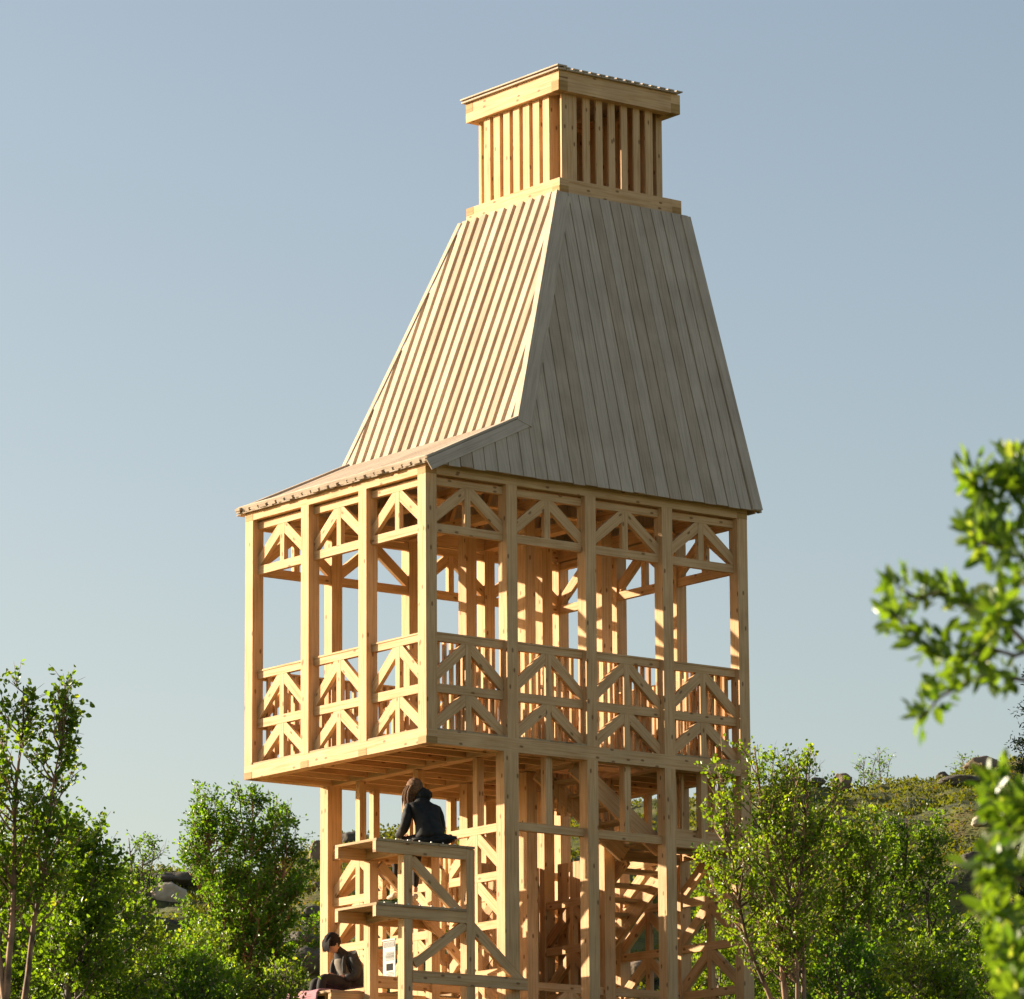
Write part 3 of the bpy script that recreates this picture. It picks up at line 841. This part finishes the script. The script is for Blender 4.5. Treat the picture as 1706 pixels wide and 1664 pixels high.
def spec_side(o):
    V = [(0, 0, .11), (.05, 0, .25), (.12, 0, .39), (.19, 0, .48), (.235, .0, .545), (.26, .0, .58)]
    Rr = [(.165, .15), (.15, .12), (.16, .12), (.12, .10), (.052, .052), (.048, .048)]
    E_ = [(0, 1), (1, 2), (2, 3), (3, 4), (4, 5)]
    for e, kx, kz, fx in ((-1, .50, .155, .56), (1, .56, .17, .50)):
        i = len(V)
        V += [(.13, e * .10, .10), (.36, e * .12, kz - .02), (kx, e * .12, kz), (kx + .03, e * .12, -.06), (fx, e * .12, -.30)]
        Rr += [.088, .075, .068, .055, .042]; E_ += [(0, i), (i, i + 1), (i + 1, i + 2), (i + 2, i + 3), (i + 3, i + 4)]
    skin_mesh('body', V, E_, Rr, M_TROUS, o, 0)
    hm = head_mesh('head', Vector((.315, .0, .605)), (1, .0, 0), .85, o, M_SKIN, .98)
    link_mesh('head', hm, M_SKIN, o)
    skin_mesh('neck', [(.215, 0, .50), (.275, 0, .57)], [(0, 1)], [.055, .052], M_SKIN, o)
    V = [(.06, 0, .15), (.10, 0, .28), (.17, 0, .40), (.215, 0, .485)]
    skin_mesh('shirt', V, [(0, 1), (1, 2), (2, 3)], [(.15, .13), (.14, .12), (.14, .11), (.08, .07)], M_SHIRT, o, 0)
    # open jacket: back shell shifted rearwards and sleeves
    V = [(-.04, 0, .07), (-.03, 0, .20), (.03, 0, .34), (.10, 0, .45), (.15, 0, .52)]
    Rr = [(.19, .15), (.185, .145), (.185, .14), (.165, .11), (.09, .07)]
    E_ = [(0, 1), (1, 2), (2, 3), (3, 4)]
    for e in (-1, 1):
        i = len(V)
        V += [(.13, e * .19, .42), (.10, e * .235, .28), (.14, e * .23, .19), (.25, e * .15, .185)]
        Rr += [.082, .066, .060, .050]; E_ += [(3, i), (i, i + 1), (i + 1, i + 2), (i + 2, i + 3)]
        # front flap
    j = skin_mesh('jacket', V, E_, Rr, M_CHAR, o, 2)
    for v in j.data.vertices:
        p = v.co; q = 1 + .05 * noise.noise(p * 15) + .03 * noise.noise(p * 31); p.y *= q; p.x = .05 + (p.x - .05) * q
        p.z = max(p.z, .004)
    parts = []
    for e in (-1, 1):
        parts.append(skin_mesh('s', [(.20, e * .09, .47), (.235, e * .12, .36), (.235, e * .13, .24)], [(0, 1), (1, 2)], [.022, .03, .03], M_CHAR, o, 0, 1))
    for q in parts: join_meshes('lapel', [q], o, [M_CHAR])
    # cropped dark hair with a fringe hanging forward
    parts = [blob('h', Vector((.322, 0, .643)), (.108, .090, .110), M_HAIRD, o, (0, .85, 0), 2, .10, 6)]
    for k in range(26):
        a = (k / 25.0) * 2 - 1; h = random.random()
        V = [(.37, a * .06, .69), (.412, a * .074, .64), (.425 - .008 * abs(a), a * .072, .585 - .01 * h), (.415, a * .068, .535 - .04 * h)]
        parts.append(skin_mesh('s', V, [(0, 1), (1, 2), (2, 3)], [.012, .013, .009, .002], M_HAIRD, o, 0, 1))
    join_meshes('hair', parts, o, [M_HAIRD])
    for e in (-1, 1):
        skin_mesh('wrist', [(.235, e * .155, .187), (.30, e * .085, .20)], [(0, 1)], [.034, .027], M_SKIN, o)
        V, E_, Rr = hand_chain((.295, e * .09, .20), (.75, -e * .6, .12), (0, -e, .2), curl=.9, side=e)
        skin_mesh('hand', V, E_, Rr, M_SKIN, o, 0, 1)
    for e, fx in ((-1, .56), (1, .50)):
        skin_mesh('shoe', [(fx - .03, e * .12, -.34), (fx + .05, e * .12, -.36), (fx + .14, e * .125, -.375)], [(0, 1), (1, 2)], [(.045, .042), (.042, .035), (.03, .02)], M_SHOE, o)

pA = person(tw((.17, .17, -1.238)), TROT + R(90 - 6), 'person in black jacket with brown hair sitting hunched on the top bench', spec_back)
pB = person(tw((-.10, 1.38, -2.965)), TROT + R(180), 'person in open charcoal jacket sitting on the lower deck, head bowed over their hands', spec_side)
# pink blanket under the second person
def cloth(name, corners, nx, ny, amp, mat, label, cat):
    bm = bmesh.new(); a, b, c, d = [Vector(q) for q in corners]; vs = []
    for j in range(ny + 1):
        for i in range(nx + 1):
            u, v = i / nx, j / ny
            p = (a * (1 - u) + b * u) * (1 - v) + (d * (1 - u) + c * u) * v
            p = p + Vector((0, 0, amp * (noise.noise(Vector((u * 6, v * 5, 2))) + .5))) 
            e = min(u, v, 1 - u, 1 - v)
            if p.x < -.86: p.z -= min(.30, (-.86 - p.x) * 1.4); p.x = -.872 - (-.86 - p.x) * .12
            vs.append(bm.verts.new(p))
    for j in range(ny):
        for i in range(nx):
            k = j * (nx + 1) + i; bm.faces.new((vs[k], vs[k + 1], vs[k + nx + 2], vs[k + nx + 1]))
    me = bpy.data.meshes.new(name); bm.to_mesh(me); bm.free(); me.polygons.foreach_set('use_smooth', [True] * len(me.polygons))
    o = link_mesh(name, me, mat); sd = o.modifiers.new('thick', 'SOLIDIFY'); sd.thickness = .012; sd.offset = 1
    o.matrix_world = TM; tag(o, label, cat); return o
cloth('blanket', [(-.96, 1.05, -2.982), (.20, 1.02, -2.982), (.25, 1.70, -2.982), (-.98, 1.75, -2.982)], 30, 30, .022, M_PINK, 'pink blanket spread on the lower deck under the seated person', 'blanket')
# red bag on the stair head
bag = empty('bag', tw((2.86, .62, .10)), TROT); tag(bag, 'small red bag with a black pocket standing on the stairs under the cabin', 'bag')
b_ = blob('bag_body', Vector((0, 0, .13)), (.10, .07, .14), M_RED, bag, (0, 0, 0), 1, .08, 3)
b_ = blob('pocket', Vector((.03, -.06, .09)), (.055, .03, .07), M_BLACK, bag, (0, 0, 0), 4, .05, 3)

# ------------------------------------------------------------------ trees
def tube(V, F, path, radii, ns=5):
    base = len(V); n = len(path)
    for k, (p, r_) in enumerate(zip(path, radii)):
        d = (path[min(k + 1, n - 1)] - path[max(k - 1, 0)]).normalized()
        a = d.orthogonal().normalized(); b = d.cross(a)
        for s_ in range(ns):
            th = 2 * math.pi * s_ / ns; V.append(tuple(p + (a * math.cos(th) + b * math.sin(th)) * r_))
    for k in range(n - 1):
        for s_ in range(ns):
            s2 = (s_ + 1) % ns; F.append((base + k * ns + s_, base + k * ns + s2, base + (k + 1) * ns + s2, base + (k + 1) * ns + s_))

def curve(a, b, bend, n=6, wob=.04):
    a, b = Vector(a), Vector(b); L = (b - a).length; out = []
    w1, w2 = random.uniform(0, 50), random.uniform(0, 50)
    for k in range(n + 1):
        t = k / n; p = a.lerp(b, t) + Vector(bend) * (4 * t * (1 - t))
        p += Vector((noise.noise(Vector((t * 3, w1, 0))), noise.noise(Vector((t * 3, w2, 5))), 0)) * L * wob * (t * 2 if t < .5 else 1)
        out.append(p)
    return out

def pt(path, t):
    x = t * (len(path) - 1); i = min(int(x), len(path) - 2); return path[i].lerp(path[i + 1], x - i)

def leaf_mesh(name, cen, dirs, L, W, mat, parent, fold=.25):
    """cen (n,3), dirs (n,3) leaf axis, sizes"""
    n = len(cen); cen = np.asarray(cen, dtype=np.float64)
    d = np.asarray(dirs, dtype=np.float64); d /= np.linalg.norm(d, axis=1)[:, None] + 1e-9
    rv = RNG.normal(size=(n, 3)); s = np.cross(d, rv); s /= np.linalg.norm(s, axis=1)[:, None] + 1e-9
    nn = np.cross(d, s)
    sc = RNG.uniform(.65, 1.25, size=(n, 1))
    Lh, Wh = L * sc, W * sc * .5
    p0 = cen; p3 = cen + d * Lh - nn * Lh * .08
    m1 = cen + d * Lh * .35; m2 = cen + d * Lh * .72
    a1 = m1 + s * Wh * .92 + nn * Wh * fold; b1 = m1 - s * Wh * .92 + nn * Wh * fold
    a2 = m2 + s * Wh * .72 + nn * Wh * fold * .6; b2 = m2 - s * Wh * .72 + nn * Wh * fold * .6
    V = np.stack([p0, a1, a2, p3, b2, b1], axis=1).reshape(-1, 3)
    idx = np.arange(n) * 6
    F = np.concatenate([np.stack([idx, idx + 1, idx + 2, idx + 3], 1), np.stack([idx, idx + 3, idx + 4, idx + 5], 1)])
    me = bpy.data.meshes.new(name)
    me.vertices.add(len(V)); me.vertices.foreach_set('co', V.ravel())
    me.loops.add(len(F) * 4); me.loops.foreach_set('vertex_index', F.ravel().astype(np.int32))
    me.polygons.add(len(F)); me.polygons.foreach_set('loop_start', np.arange(len(F), dtype=np.int32) * 4)
    me.update(calc_edges=True); me.validate()
    return link_mesh(name, me, mat, parent)

def tree(name, base, top, stems, prof, nl, leaves, L, W, lm, bm_, label, cat='tree', group=None, r0=.06, lean=(0, 0), up=.55, tw_len=.45, droop=0.0, cb=.15, spread=.03, seed=1, bare=0.0, depth=.9):
    """base/top world points. prof(t) -> (radius left, radius right) of the crown at height fraction t.  stems: list of (dx at base, dx at top, top fraction)"""
    random.seed(seed)
    base = Vector(base); base.z = min(base.z, ground(base.x, base.y) - .05) ; top = Vector(top); H = top.z - base.z
    root = empty(name, base); tag(root, label, cat, group)
    V, F = [], []; cen, dr = [], []
    sp = []
    for (dx0, dx1, dy1, ft) in stems:
        a = Vector((dx0, random.uniform(-.1, .1), 0)); b = Vector((top.x - base.x + dx1, dy1, H * ft))
        path = curve(a, b, (random.uniform(-.12, .12) * H * .2, random.uniform(-.1, .1), 0), 10, .03)
        rr = [r0 * (1 - .93 * (k / 10) ** .8) * (ft ** .5) + .004 for k in range(11)]
        tube(V, F, path, rr, 7); sp.append(path)
    tips = []
    for k in range(nl):
        t = cb + (1 - cb) * ((k + random.random()) / nl)
        path = random.choice(sp)
        hz = base.z + H * t
        # attachment somewhat below the tip height
        zt = H * t; hit_ = None
        pr = prof(t)
        az = random.uniform(-math.pi, math.pi)
        rad = (pr[1] if math.cos(az) > 0 else pr[0])
        rr_ = rad * math.sqrt(random.uniform(.25, 1.0))
        axis = pt(path, min(1, t))
        tip = Vector((base.x * 0 + axis.x + math.cos(az) * rr_, axis.y + math.sin(az) * rr_ * depth, zt))
        tip.x += lean[0] * t; 
        ta = max(.02, t - up * rr_ / H - random.uniform(0, .05))
        att = pt(path, min(.98, ta / max(path[-1].z / H, .2)))
        if att.z > tip.z: att.z = min(att.z, tip.z)
        lp = curve(att, tip, (0, 0, -.10 * rr_), 6, .08)
        rb = max(.004, min(r0 * .45, .009 + .016 * rr_))
        tube(V, F, lp, [rb * (1 - .85 * q / 6) + .0012 for q in range(7)], 4)
        ntw = max(3, int(5 + rr_ * 6))
        for q in range(ntw):
            s_ = random.uniform(.35, 1.0); p = pt(lp, s_)
            dv = Vector((random.gauss(0, 1), random.gauss(0, 1), random.gauss(.55, .8))).normalized()
            dv = (dv + (lp[-1] - lp[0]).normalized() * .8).normalized()
            e = p + dv * tw_len * random.uniform(.35, 1.0)
            e.z -= droop * tw_len
            tp = curve(p, e, (0, 0, .02), 3, .1)
            tube(V, F, tp, [.0045, .0035, .0025, .0015], 3)
            tips.append(tp)
    tips_n = len(tips)
    if leaves:
        wts = [1] * tips_n
        for q in range(leaves):
            tp = tips[random.randrange(tips_n)] if bare == 0 or random.random() > bare else tips[random.randrange(max(1, tips_n // 3))]
            s_ = random.uniform(.1, 1.0); p = pt(tp, s_)
            p = p + Vector((random.gauss(0, spread), random.gauss(0, spread), random.gauss(0, spread)))
            dd = (tp[-1] - tp[0]).normalized() * .6 + Vector((random.gauss(0, .7), random.gauss(0, .7), random.gauss(.0, .6) - droop))
            cen.append(p); dr.append(dd)
    me = bpy.data.meshes.new('trunk'); me.from_pydata(V, [], F); me.polygons.foreach_set('use_smooth', [True] * len(F)); me.update()
    link_mesh('trunk', me, bm_, root)
    if leaves: leaf_mesh('crown', cen, dr, L, W, lm, root)
    return root

def P(*pts):
    """piecewise profile from (t, left, right) triples"""
    def f(t):
        for a, b in zip(pts, pts[1:]):
            if t <= b[0]:
                k = (t - a[0]) / (b[0] - a[0]) if b[0] > a[0] else 0
                k = min(1, max(0, k)); return (a[1] + (b[1] - a[1]) * k, a[2] + (b[2] - a[2]) * k)
        return pts[-1][1:]
    return f
def foot(px, Y, top_py):
    t = at(px, top_py, Y); return (t.x, Y, ground(t.x, Y)), t

# left birch, tall and airy, tip leaning
b0, t0 = foot(40, 50, 1112)
b0 = (at(18, 1664, 50).x, 50, b0[2])
tree('birch_tree', b0, t0, [(-.05, 0, 0, .95), (.0, -.45, .2, .88), (.08, .40, -.1, .80)], P((0, .1, .1), (.40, .35, .45), (.6, .5, .38), (.8, .42, .22), (.92, .22, .15), (1, .06, .06)), 120, 5400, .060, .046, L_BIRCH, B_BIRCH,
     'tall thin birch with reddish trunk at the far left, rising above its neighbours', group='birches around the tower', r0=.042, tw_len=.30, cb=.36, up=.9, seed=3)
b0, t0 = foot(112, 52, 1372)
tree('birch_tree', b0, t0, [(0, 0, 0, 1.0), (.1, .3, .1, .8)], P((0, .3, .3), (.55, .55, .55), (.8, .35, .42), (.93, .10, .12), (1, .03, .03)), 95, 7500, .055, .042, L_BIRCH, B_GREY,
     'leafy young birch with pointed top just right of the tall thin birch', group='birches around the tower', r0=.05, tw_len=.36, cb=.3, seed=5)
b0, t0 = foot(226, 82, 1396)
tree('bare_tree', b0, t0, [(0, -.12, 0, 1.0), (.05, .35, .1, .97), (0, .1, .1, .8)], P((0, .2, .2), (.7, .45, .45), (1, .12, .2)), 36, 900, .055, .035, L_WILLOW, B_GREY,
     'wispy half-bare tree standing behind the shrubs left of the dark rock', r0=.035, tw_len=.3, cb=.45, seed=6)
b0, t0 = foot(408, 74, 1318)
b0 = (b0[0] + .15, b0[1], b0[2])
tree('willow_tree', b0, t0, [(-.15, -.1, 0, 1.0), (.1, .42, .2, .82), (0, -.5, -.2, .80), (.05, .12, -.2, .95), (-.1, -.25, .2, .90), (.1, .6, 0, .70), (-.1, -.7, 0, .66)], P((0, .5, .4), (.30, .92, .74), (.55, .90, .76), (.72, .70, .68), (.84, .46, .44), (.93, .22, .24), (1, .06, .08)), 360, 38000, .056, .034, L_WILLOW, B_BIRCH,
     'round-crowned willow with several thin trunks between the shrubs and the tower', r0=.035, tw_len=.30, cb=.14, up=.8, seed=8)
# birch standing in front of the tower's right edge
b0, t0 = foot(1262, 55, 1245)
b0 = (at(1322, 1664, 55).x, 55, b0[2])
tree('birch_tree', b0, t0, [(-.05, -.05, 0, 1.0), (.10, .55, .1, .80), (.05, .30, -.1, .62), (.0, -.35, .1, .7)], P((0, .1, .1), (.45, .45, .4), (.62, .55, .60), (.78, .42, .62), (.92, .26, .36), (1, .10, .10)), 150, 8200, .048, .038, L_YELLOW, B_BIRCH,
     'airy birch with pinkish trunks in front of the right edge of the tower', group='birches around the tower', r0=.045, tw_len=.32, cb=.33, up=1.0, seed=12)
b0, t0 = foot(1398, 66, 1352)
tree('birch_tree', b0, t0, [(0, 0, 0, 1.0), (-.1, -.35, .1, .85), (.2, .4, 0, .8)], P((0, .4, .4), (.4, .75, .7), (.7, .70, .65), (.9, .4, .4), (1, .1, .1)), 150, 13500, .055, .042, L_YELLOW, B_BIRCH,
     'yellow-green bushy birch right of the airy birch, below the pale crest boulder', group='birches around the tower', r0=.06, tw_len=.36, cb=.12, seed=14)
b0, t0 = foot(1510, 68, 1362)
tree('birch_tree', b0, t0, [(0, 0, 0, 1.0), (-.1, .35, .1, .85), (.2, -.4, 0, .8)], P((0, .6, .6), (.35, .95, .95), (.65, .78, .78), (.88, .42, .45), (1, .10, .10)), 190, 16000, .055, .042, L_BIRCH, B_DARK,
     'large dense dark green birch in front of the heather slope', group='birches around the tower', r0=.07, tw_len=.38, cb=.1, seed=15)
b0, t0 = foot(1178, 70, 1440)
tree('birch_tree', b0, t0, [(0, 0, 0, 1.0), (.1, .35, .1, .9)], P((0, .4, .4), (.5, .62, .62), (.85, .4, .4), (1, .1, .1)), 100, 8500, .052, .04, L_YELLOW, B_BIRCH,
     'bright green birch seen through the open legs of the tower on the right', group='birches around the tower', r0=.05, tw_len=.34, cb=.1, seed=16)
b0, t0 = foot(1292, 72, 1375)
tree('birch_tree', b0, t0, [(0, 0, 0, 1.0), (.1, .3, .1, .9)], P((0, .5, .5), (.5, .66, .66), (.85, .4, .4), (1, .1, .1)), 120, 10500, .052, .04, L_BIRCH, B_BIRCH,
     'green birch directly behind the airy birch, right of the tower', group='birches around the tower', r0=.05, tw_len=.34, cb=.1, seed=17)
b0, t0 = foot(1628, 70, 1545)
tree('birch_tree', b0, t0, [(0, 0, 0, 1.0), (.1, .3, .1, .9)], P((0, .5, .5), (.5, .66, .6), (.85, .4, .4), (1, .1, .1)), 100, 8500, .052, .04, L_BIRCH, B_DARK,
     'low dark birch at the foot of the heather slope, right of the dense birch', group='birches around the tower', r0=.05, tw_len=.34, cb=.1, seed=18)
# pine at the right edge
b0, t0 = foot(1738, 62, 1105)
tree('pine_tree', b0, t0, [(0, 0, 0, 1.0)], P((0, .7, .7), (.5, .55, .55), (.8, .36, .36), (.93, .18, .18), (1, .03, .03)), 190, 34000, .060, .018, L_NEEDLE, B_DARK,
     'dark pine cut off by the right edge of the picture, behind the blurred leaves', r0=.10, tw_len=.22, cb=.25, spread=.05, seed=20)

# shrubs
shrubs = [
 (8, 54, 1395, .95, 9000, L_BIRCH, 'dark green shrub at the very bottom left, around the tall birch trunk'),
 (78, 57, 1478, .85, 7500, L_WILLOW, 'bright green shrub under the pointed young birch'),
 (165, 56, 1452, .75, 8000, L_BIRCH, 'tall green shrub below the wispy half-bare tree'),
 (248, 60, 1548, .70, 6500, L_YELLOW, 'yellow-green shrub in front of the pale boulder on the left'),
 (318, 57, 1592, .65, 6000, L_WILLOW, 'dark leafy shrub left of the willow\'s foot'),
 (345, 70, 1555, .60, 5500, L_YELLOW, 'golden-green shrub touching the willow\'s left side'),
 (392, 58, 1625, .45, 4000, L_BIRCH, 'low dark shrub below the round-crowned willow'),
 (470, 58, 1612, .34, 1600, L_YELLOW, 'low bright shrub next to the bowed seated person'),
 (1215, 66, 1560, .50, 4500, L_YELLOW, 'small shrub behind the tower\'s right front leg'),
 (1425, 60, 1562, .70, 6500, L_WILLOW, 'mid green shrub below the yellow-green bushy birch'),
 (1548, 58, 1575, .72, 6500, L_YELLOW, 'yellow-green shrub below the large dense birch'),
 (1672, 64, 1590, .6, 4500, L_BIRCH, 'dark shrub in the bottom right corner behind the blurred leaves'),
 (1130, 82, 1520, .8, 5000, L_YELLOW, 'shrub on the slope seen between the tower legs'),
 (948, 84, 1590, .6, 3500, L_YELLOW, 'shrub seen low between the middle legs of the tower'),
]
for k, (px, Y, py, rad, nlv, lm, lab) in enumerate(shrubs):
    b0, t0 = foot(px, Y, py); Hh = t0.z - b0[2]
    tree('shrub', b0, t0, [(-.1, -.1, 0, 1.0), (.1, .3 * rad, .1, .85), (0, -.35 * rad, -.1, .8), (0, .1, .2, .7)], P((0, rad * .75, rad * .75), (.45, rad, rad), (.75, rad * .78, rad * .8), (.92, rad * .42, rad * .4), (1, .07, .07)),
         int(60 + rad * 70), int(nlv * 1.15), .056, .038, lm, B_GREY, lab, 'shrub', 'shrubs around the tower', r0=.03, tw_len=.32, cb=.08, seed=40 + k)
# little shoots on the skyline
for k, (px, py, Y, ht, nlv, lab) in enumerate([
 (1345, 1250, 104, 1.0, 0, 'bare twiggy shrub on the skyline right of the tower'),
 (1438, 1268, 104, .75, 160, 'tiny leafy sapling on the skyline next to the brown crest boulder'),
 (1465, 1256, 104, .85, 240, 'slender leafy sapling standing alone on the skyline'),
 (1604, 1262, 104, .6, 200, 'small green sapling on the skyline left of the domed boulder'),
 (1262, 1240, 78, 2.0, 500, 'thin sapling rising behind the tower\'s right edge')]):
    t0 = at(px, py, Y); gz = ground(t0.x, Y)
    b0 = (t0.x, Y, gz)
    tree('sapling', b0, t0, [(0, 0, 0, 1.0), (0, .2, .1, .8)], P((0, .05, .05), (.5, .28, .28), (1, .08, .08)), 16, nlv, .06, .035, L_WILLOW, B_GREY, lab, 'sapling', 'saplings on the skyline', r0=.018, tw_len=.3, cb=.3, seed=70 + k)

# ------------------------------------------------------------------ near willow branches, out of focus
def near_tree():
    random.seed(99)
    Y = 12.0
    base = Vector((2.25, 12.4, ground(2.25, 12.4) - .05)); root = empty('willow_tree', base)
    tag(root, 'blurred bright green willow branches reaching in from the right, close to the camera', 'tree')
    V, F = [], []; cen, dr = [], []
    trunk = [Vector((0, 0, 0)), Vector((-.05, 0, .9)), Vector((.02, 0, 1.8)), Vector((-.06, 0, 2.7)), Vector((-.1, 0, 3.6)), Vector((-.12, 0, 4.3))]
    tube(V, F, trunk, [.09, .08, .07, .055, .04, .02], 8)
    def L_(px, py, dy=0): return at(px, py + (12 if py < 1250 else 0), Y + dy) - base
    # (start on trunk height, list of photo points the branch passes)
    br = [
     (1.9, [(1760, 1060), (1690, 1080), (1640, 1065), (1600, 1090), (1560, 1080), (1520, 1040), (1475, 1000)], 70),
     (2.1, [(1760, 1130), (1700, 1120), (1650, 1110), (1600, 1130), (1565, 1150), (1535, 1185)], 46),
     (2.0, [(1650, 1000), (1625, 1000), (1600, 990), (1565, 975), (1530, 985), (1495, 965)], 44),
     (2.2, [(1760, 960), (1700, 960), (1668, 1000), (1650, 1050)], 50),
     (2.4, [(1770, 900), (1700, 880), (1665, 860), (1640, 820), (1615, 775)], 80),
     (2.5, [(1780, 840), (1720, 820), (1690, 790), (1680, 760)], 55),
     (2.3, [(1775, 1000), (1720, 930), (1690, 900), (1640, 895), (1625, 870)], 60),
     (1.1, [(1775, 1400), (1710, 1400), (1680, 1370), (1660, 1330), (1655, 1300)], 46),
     (1.0, [(1775, 1480), (1710, 1470), (1670, 1450), (1640, 1440)], 50),
     (.9, [(1780, 1560), (1720, 1550), (1680, 1530), (1655, 1520)], 55),
     (.8, [(1780, 1640), (1720, 1620), (1690, 1600), (1670, 1600)], 60),
     (.75, [(1790, 1720), (1730, 1690), (1700, 1660), (1690, 1650)], 50),
     (1.0, [(1790, 1440), (1730, 1380), (1705, 1340)], 50),
    ]
    for zt, pts, nlv in br:
        dy = random.uniform(-.5, .6)
        path = [pt(trunk, min(1, zt / 4.3))]
        for q, (px, py) in enumerate(pts): path.append(L_(px, py, dy * (1 - .3 * q / len(pts))))
        n = len(path); tube(V, F, path, [.006 * (1 - .75 * k / n) + .0015 for k in range(n)], 5)
        for q in range(int(nlv * 1.9)):
            s_ = (2 + random.random() * (n - 3)) / (n - 1) if n > 3 else random.uniform(.5, 1)
            s_ = min(1, s_ + random.uniform(0, .08)); p = pt(path, s_)
            d = Vector((random.gauss(-.25, .5), random.gauss(0, .5), random.gauss(.25, .6))).normalized()
            p = p + d * random.uniform(0, .03) + Vector((random.gauss(0, .009), random.gauss(0, .04), random.gauss(0, .009)))
            cen.append(p); dr.append(d)
    me = bpy.data.meshes.new('trunk'); me.from_pydata(V, [], F); me.update(); link_mesh('trunk', me, B_DARK, root)
    leaf_mesh('crown', cen, dr, .052, .026, L_NEAR, root, .3)
near_tree()

# ------------------------------------------------------------------ boulders
def boulder(px, py, Y, wpx, hpx, mat, label, seed, dep=.8, tilt=0.0, sink=.25):
    best = None
    for q in range(160):                                  # stand it where the line of sight meets the slope
        yy = 74 + q * .22; c = at(px, py + hpx * .28, yy); dz = c.z - ground(c.x, c.y)
        if best is None or dz < best[0]: best = (dz, yy)
        if dz <= 0: best = (0, yy); break
    Y = best[1]; c = at(px, py, Y); sx = wpx / F_PX * Y / 2; sz = hpx / F_PX * Y / 2
    bm = bmesh.new(); bmesh.ops.create_icosphere(bm, subdivisions=4, radius=1)
    rnd = random.Random(seed); planes = [(Vector((rnd.gauss(0, 1), rnd.gauss(0, 1), rnd.gauss(0, .8))).normalized(), rnd.uniform(.62, .9)) for _ in range(11)]
    for v in bm.verts:
        p = v.co.copy()
        for n_, d_ in planes:
            e = p.dot(n_) - d_
            if e > 0: p -= n_ * e * .9
        p *= 1 + .16 * noise.noise(p * 1.9 + Vector((seed, 0, 0))) + .08 * noise.noise(p * 5 + Vector((seed, 3, 0))) + .03 * noise.noise(p * 13)
        v.co = Vector((p.x * sx * 1.18, p.y * sx * dep, p.z * sz * 1.18))
    bm.transform(Matrix.Rotation(tilt, 4, 'Y'))
    me = bpy.data.meshes.new('boulder'); bm.to_mesh(me); bm.free()
    me.polygons.foreach_set('use_smooth', [True] * len(me.polygons))
    gz = ground(c.x, c.y)
    o = link_mesh('boulder', me, mat); o.location = (c.x, c.y, max(gz + sz * .12, min(c.z, gz + sz * .75))); tag(o, label, 'boulder', 'boulders on the hillside'); return o
boulder(284, 1494, 97, 58, 40, K_PALE, 'pale angular boulder with a shadowed underside on the left hillside', 1, tilt=.2)
boulder(296, 1474, 106, 92, 26, K_DARK, 'long dark rock hump on the left skyline behind the pale boulder', 2)
boulder(527, 1424, 100, 21, 42, K_BROWN, 'upright brown stone slab on the skyline against the tower\'s left leg', 3)
boulder(506, 1436, 101, 24, 14, K_DARK, 'small dark rock at the foot of the upright slab', 4)
boulder(584, 1400, 100, 32, 30, K_DARK, 'rounded dark boulder seen between the tower\'s left legs above the bench', 5)
boulder(520, 1480, 94, 34, 18, K_BROWN, 'grey-brown rock part way down the left slope, under the upright slab', 6)
boulder(519, 1521, 90, 40, 22, K_DARK, 'dark rock half buried in the left slope', 7)
boulder(505, 1566, 84, 56, 26, K_DARK, 'dark overhanging rock behind the bowed person\'s head', 8)
boulder(462, 1588, 84, 56, 28, K_DARK, 'dark rock ledge right of the willow\'s foot', 9)
boulder(516, 1612, 80, 84, 50, K_DARK, 'broad dark rock behind the bowed person', 10)
boulder(1402, 1296, 106, 36, 28, K_BROWN, 'blocky brown boulder on the right skyline', 11)
boulder(1322, 1304, 106, 46, 16, K_DARK, 'flat dark rock on the skyline just right of the tower', 12)
boulder(1360, 1303, 106, 30, 14, K_DARK, 'low dark rock between the flat rock and the blocky boulder', 13)
boulder(1640, 1276, 107, 62, 28, K_BROWN, 'domed brown boulder on the right skyline near the blurred leaves', 14)
boulder(1572, 1292, 105, 22, 16, K_DARK, 'small dark rock on the crest left of the domed boulder', 15)
boulder(1600, 1306, 101, 62, 18, K_DARK, 'long dark rock below the domed boulder', 16)
boulder(1632, 1380, 94, 26, 20, K_PALE, 'small pale rock on the heather slope', 17)
boulder(1625, 1434, 90, 46, 28, K_DARK, 'dark rock outcrop low on the heather slope', 18)
boulder(1068, 1622, 82, 80, 40, K_BROWN, 'brown rock lying behind the tower, seen between its right legs', 19)
boulder(918, 1640, 84, 40, 26, K_DARK, 'dark rock seen low between the middle tower legs', 20)

# ------------------------------------------------------------------ heather on the slope: uncountable
def heather():
    random.seed(5); cen, dr = [], []
    n = 0
    for q in range(44000):
        y = 69 + 38 * random.random() ** .8; x = random.uniform(-.125, .125) * y
        k = noise.noise(Vector((x * .9, y * .8, 4))) + .5 * noise.noise(Vector((x * 2.3, y * 2.0, 8)))
        if k < -.12: continue
        z = ground(x, y); hgt = .05 + .14 * max(0, k)
        for s_ in range(4):
            cen.append(Vector((x + random.gauss(0, .10), y + random.gauss(0, .12), z + random.uniform(-.02, hgt))))
            dr.append(Vector((random.gauss(0, .9), random.gauss(0, .9), .8)))
    o = leaf_mesh('heather', cen, dr, .075, .045, L_HEATH, None)
    tag(o, 'low olive and rust coloured heather covering the hillside', 'heather', None, 'stuff')
heather()
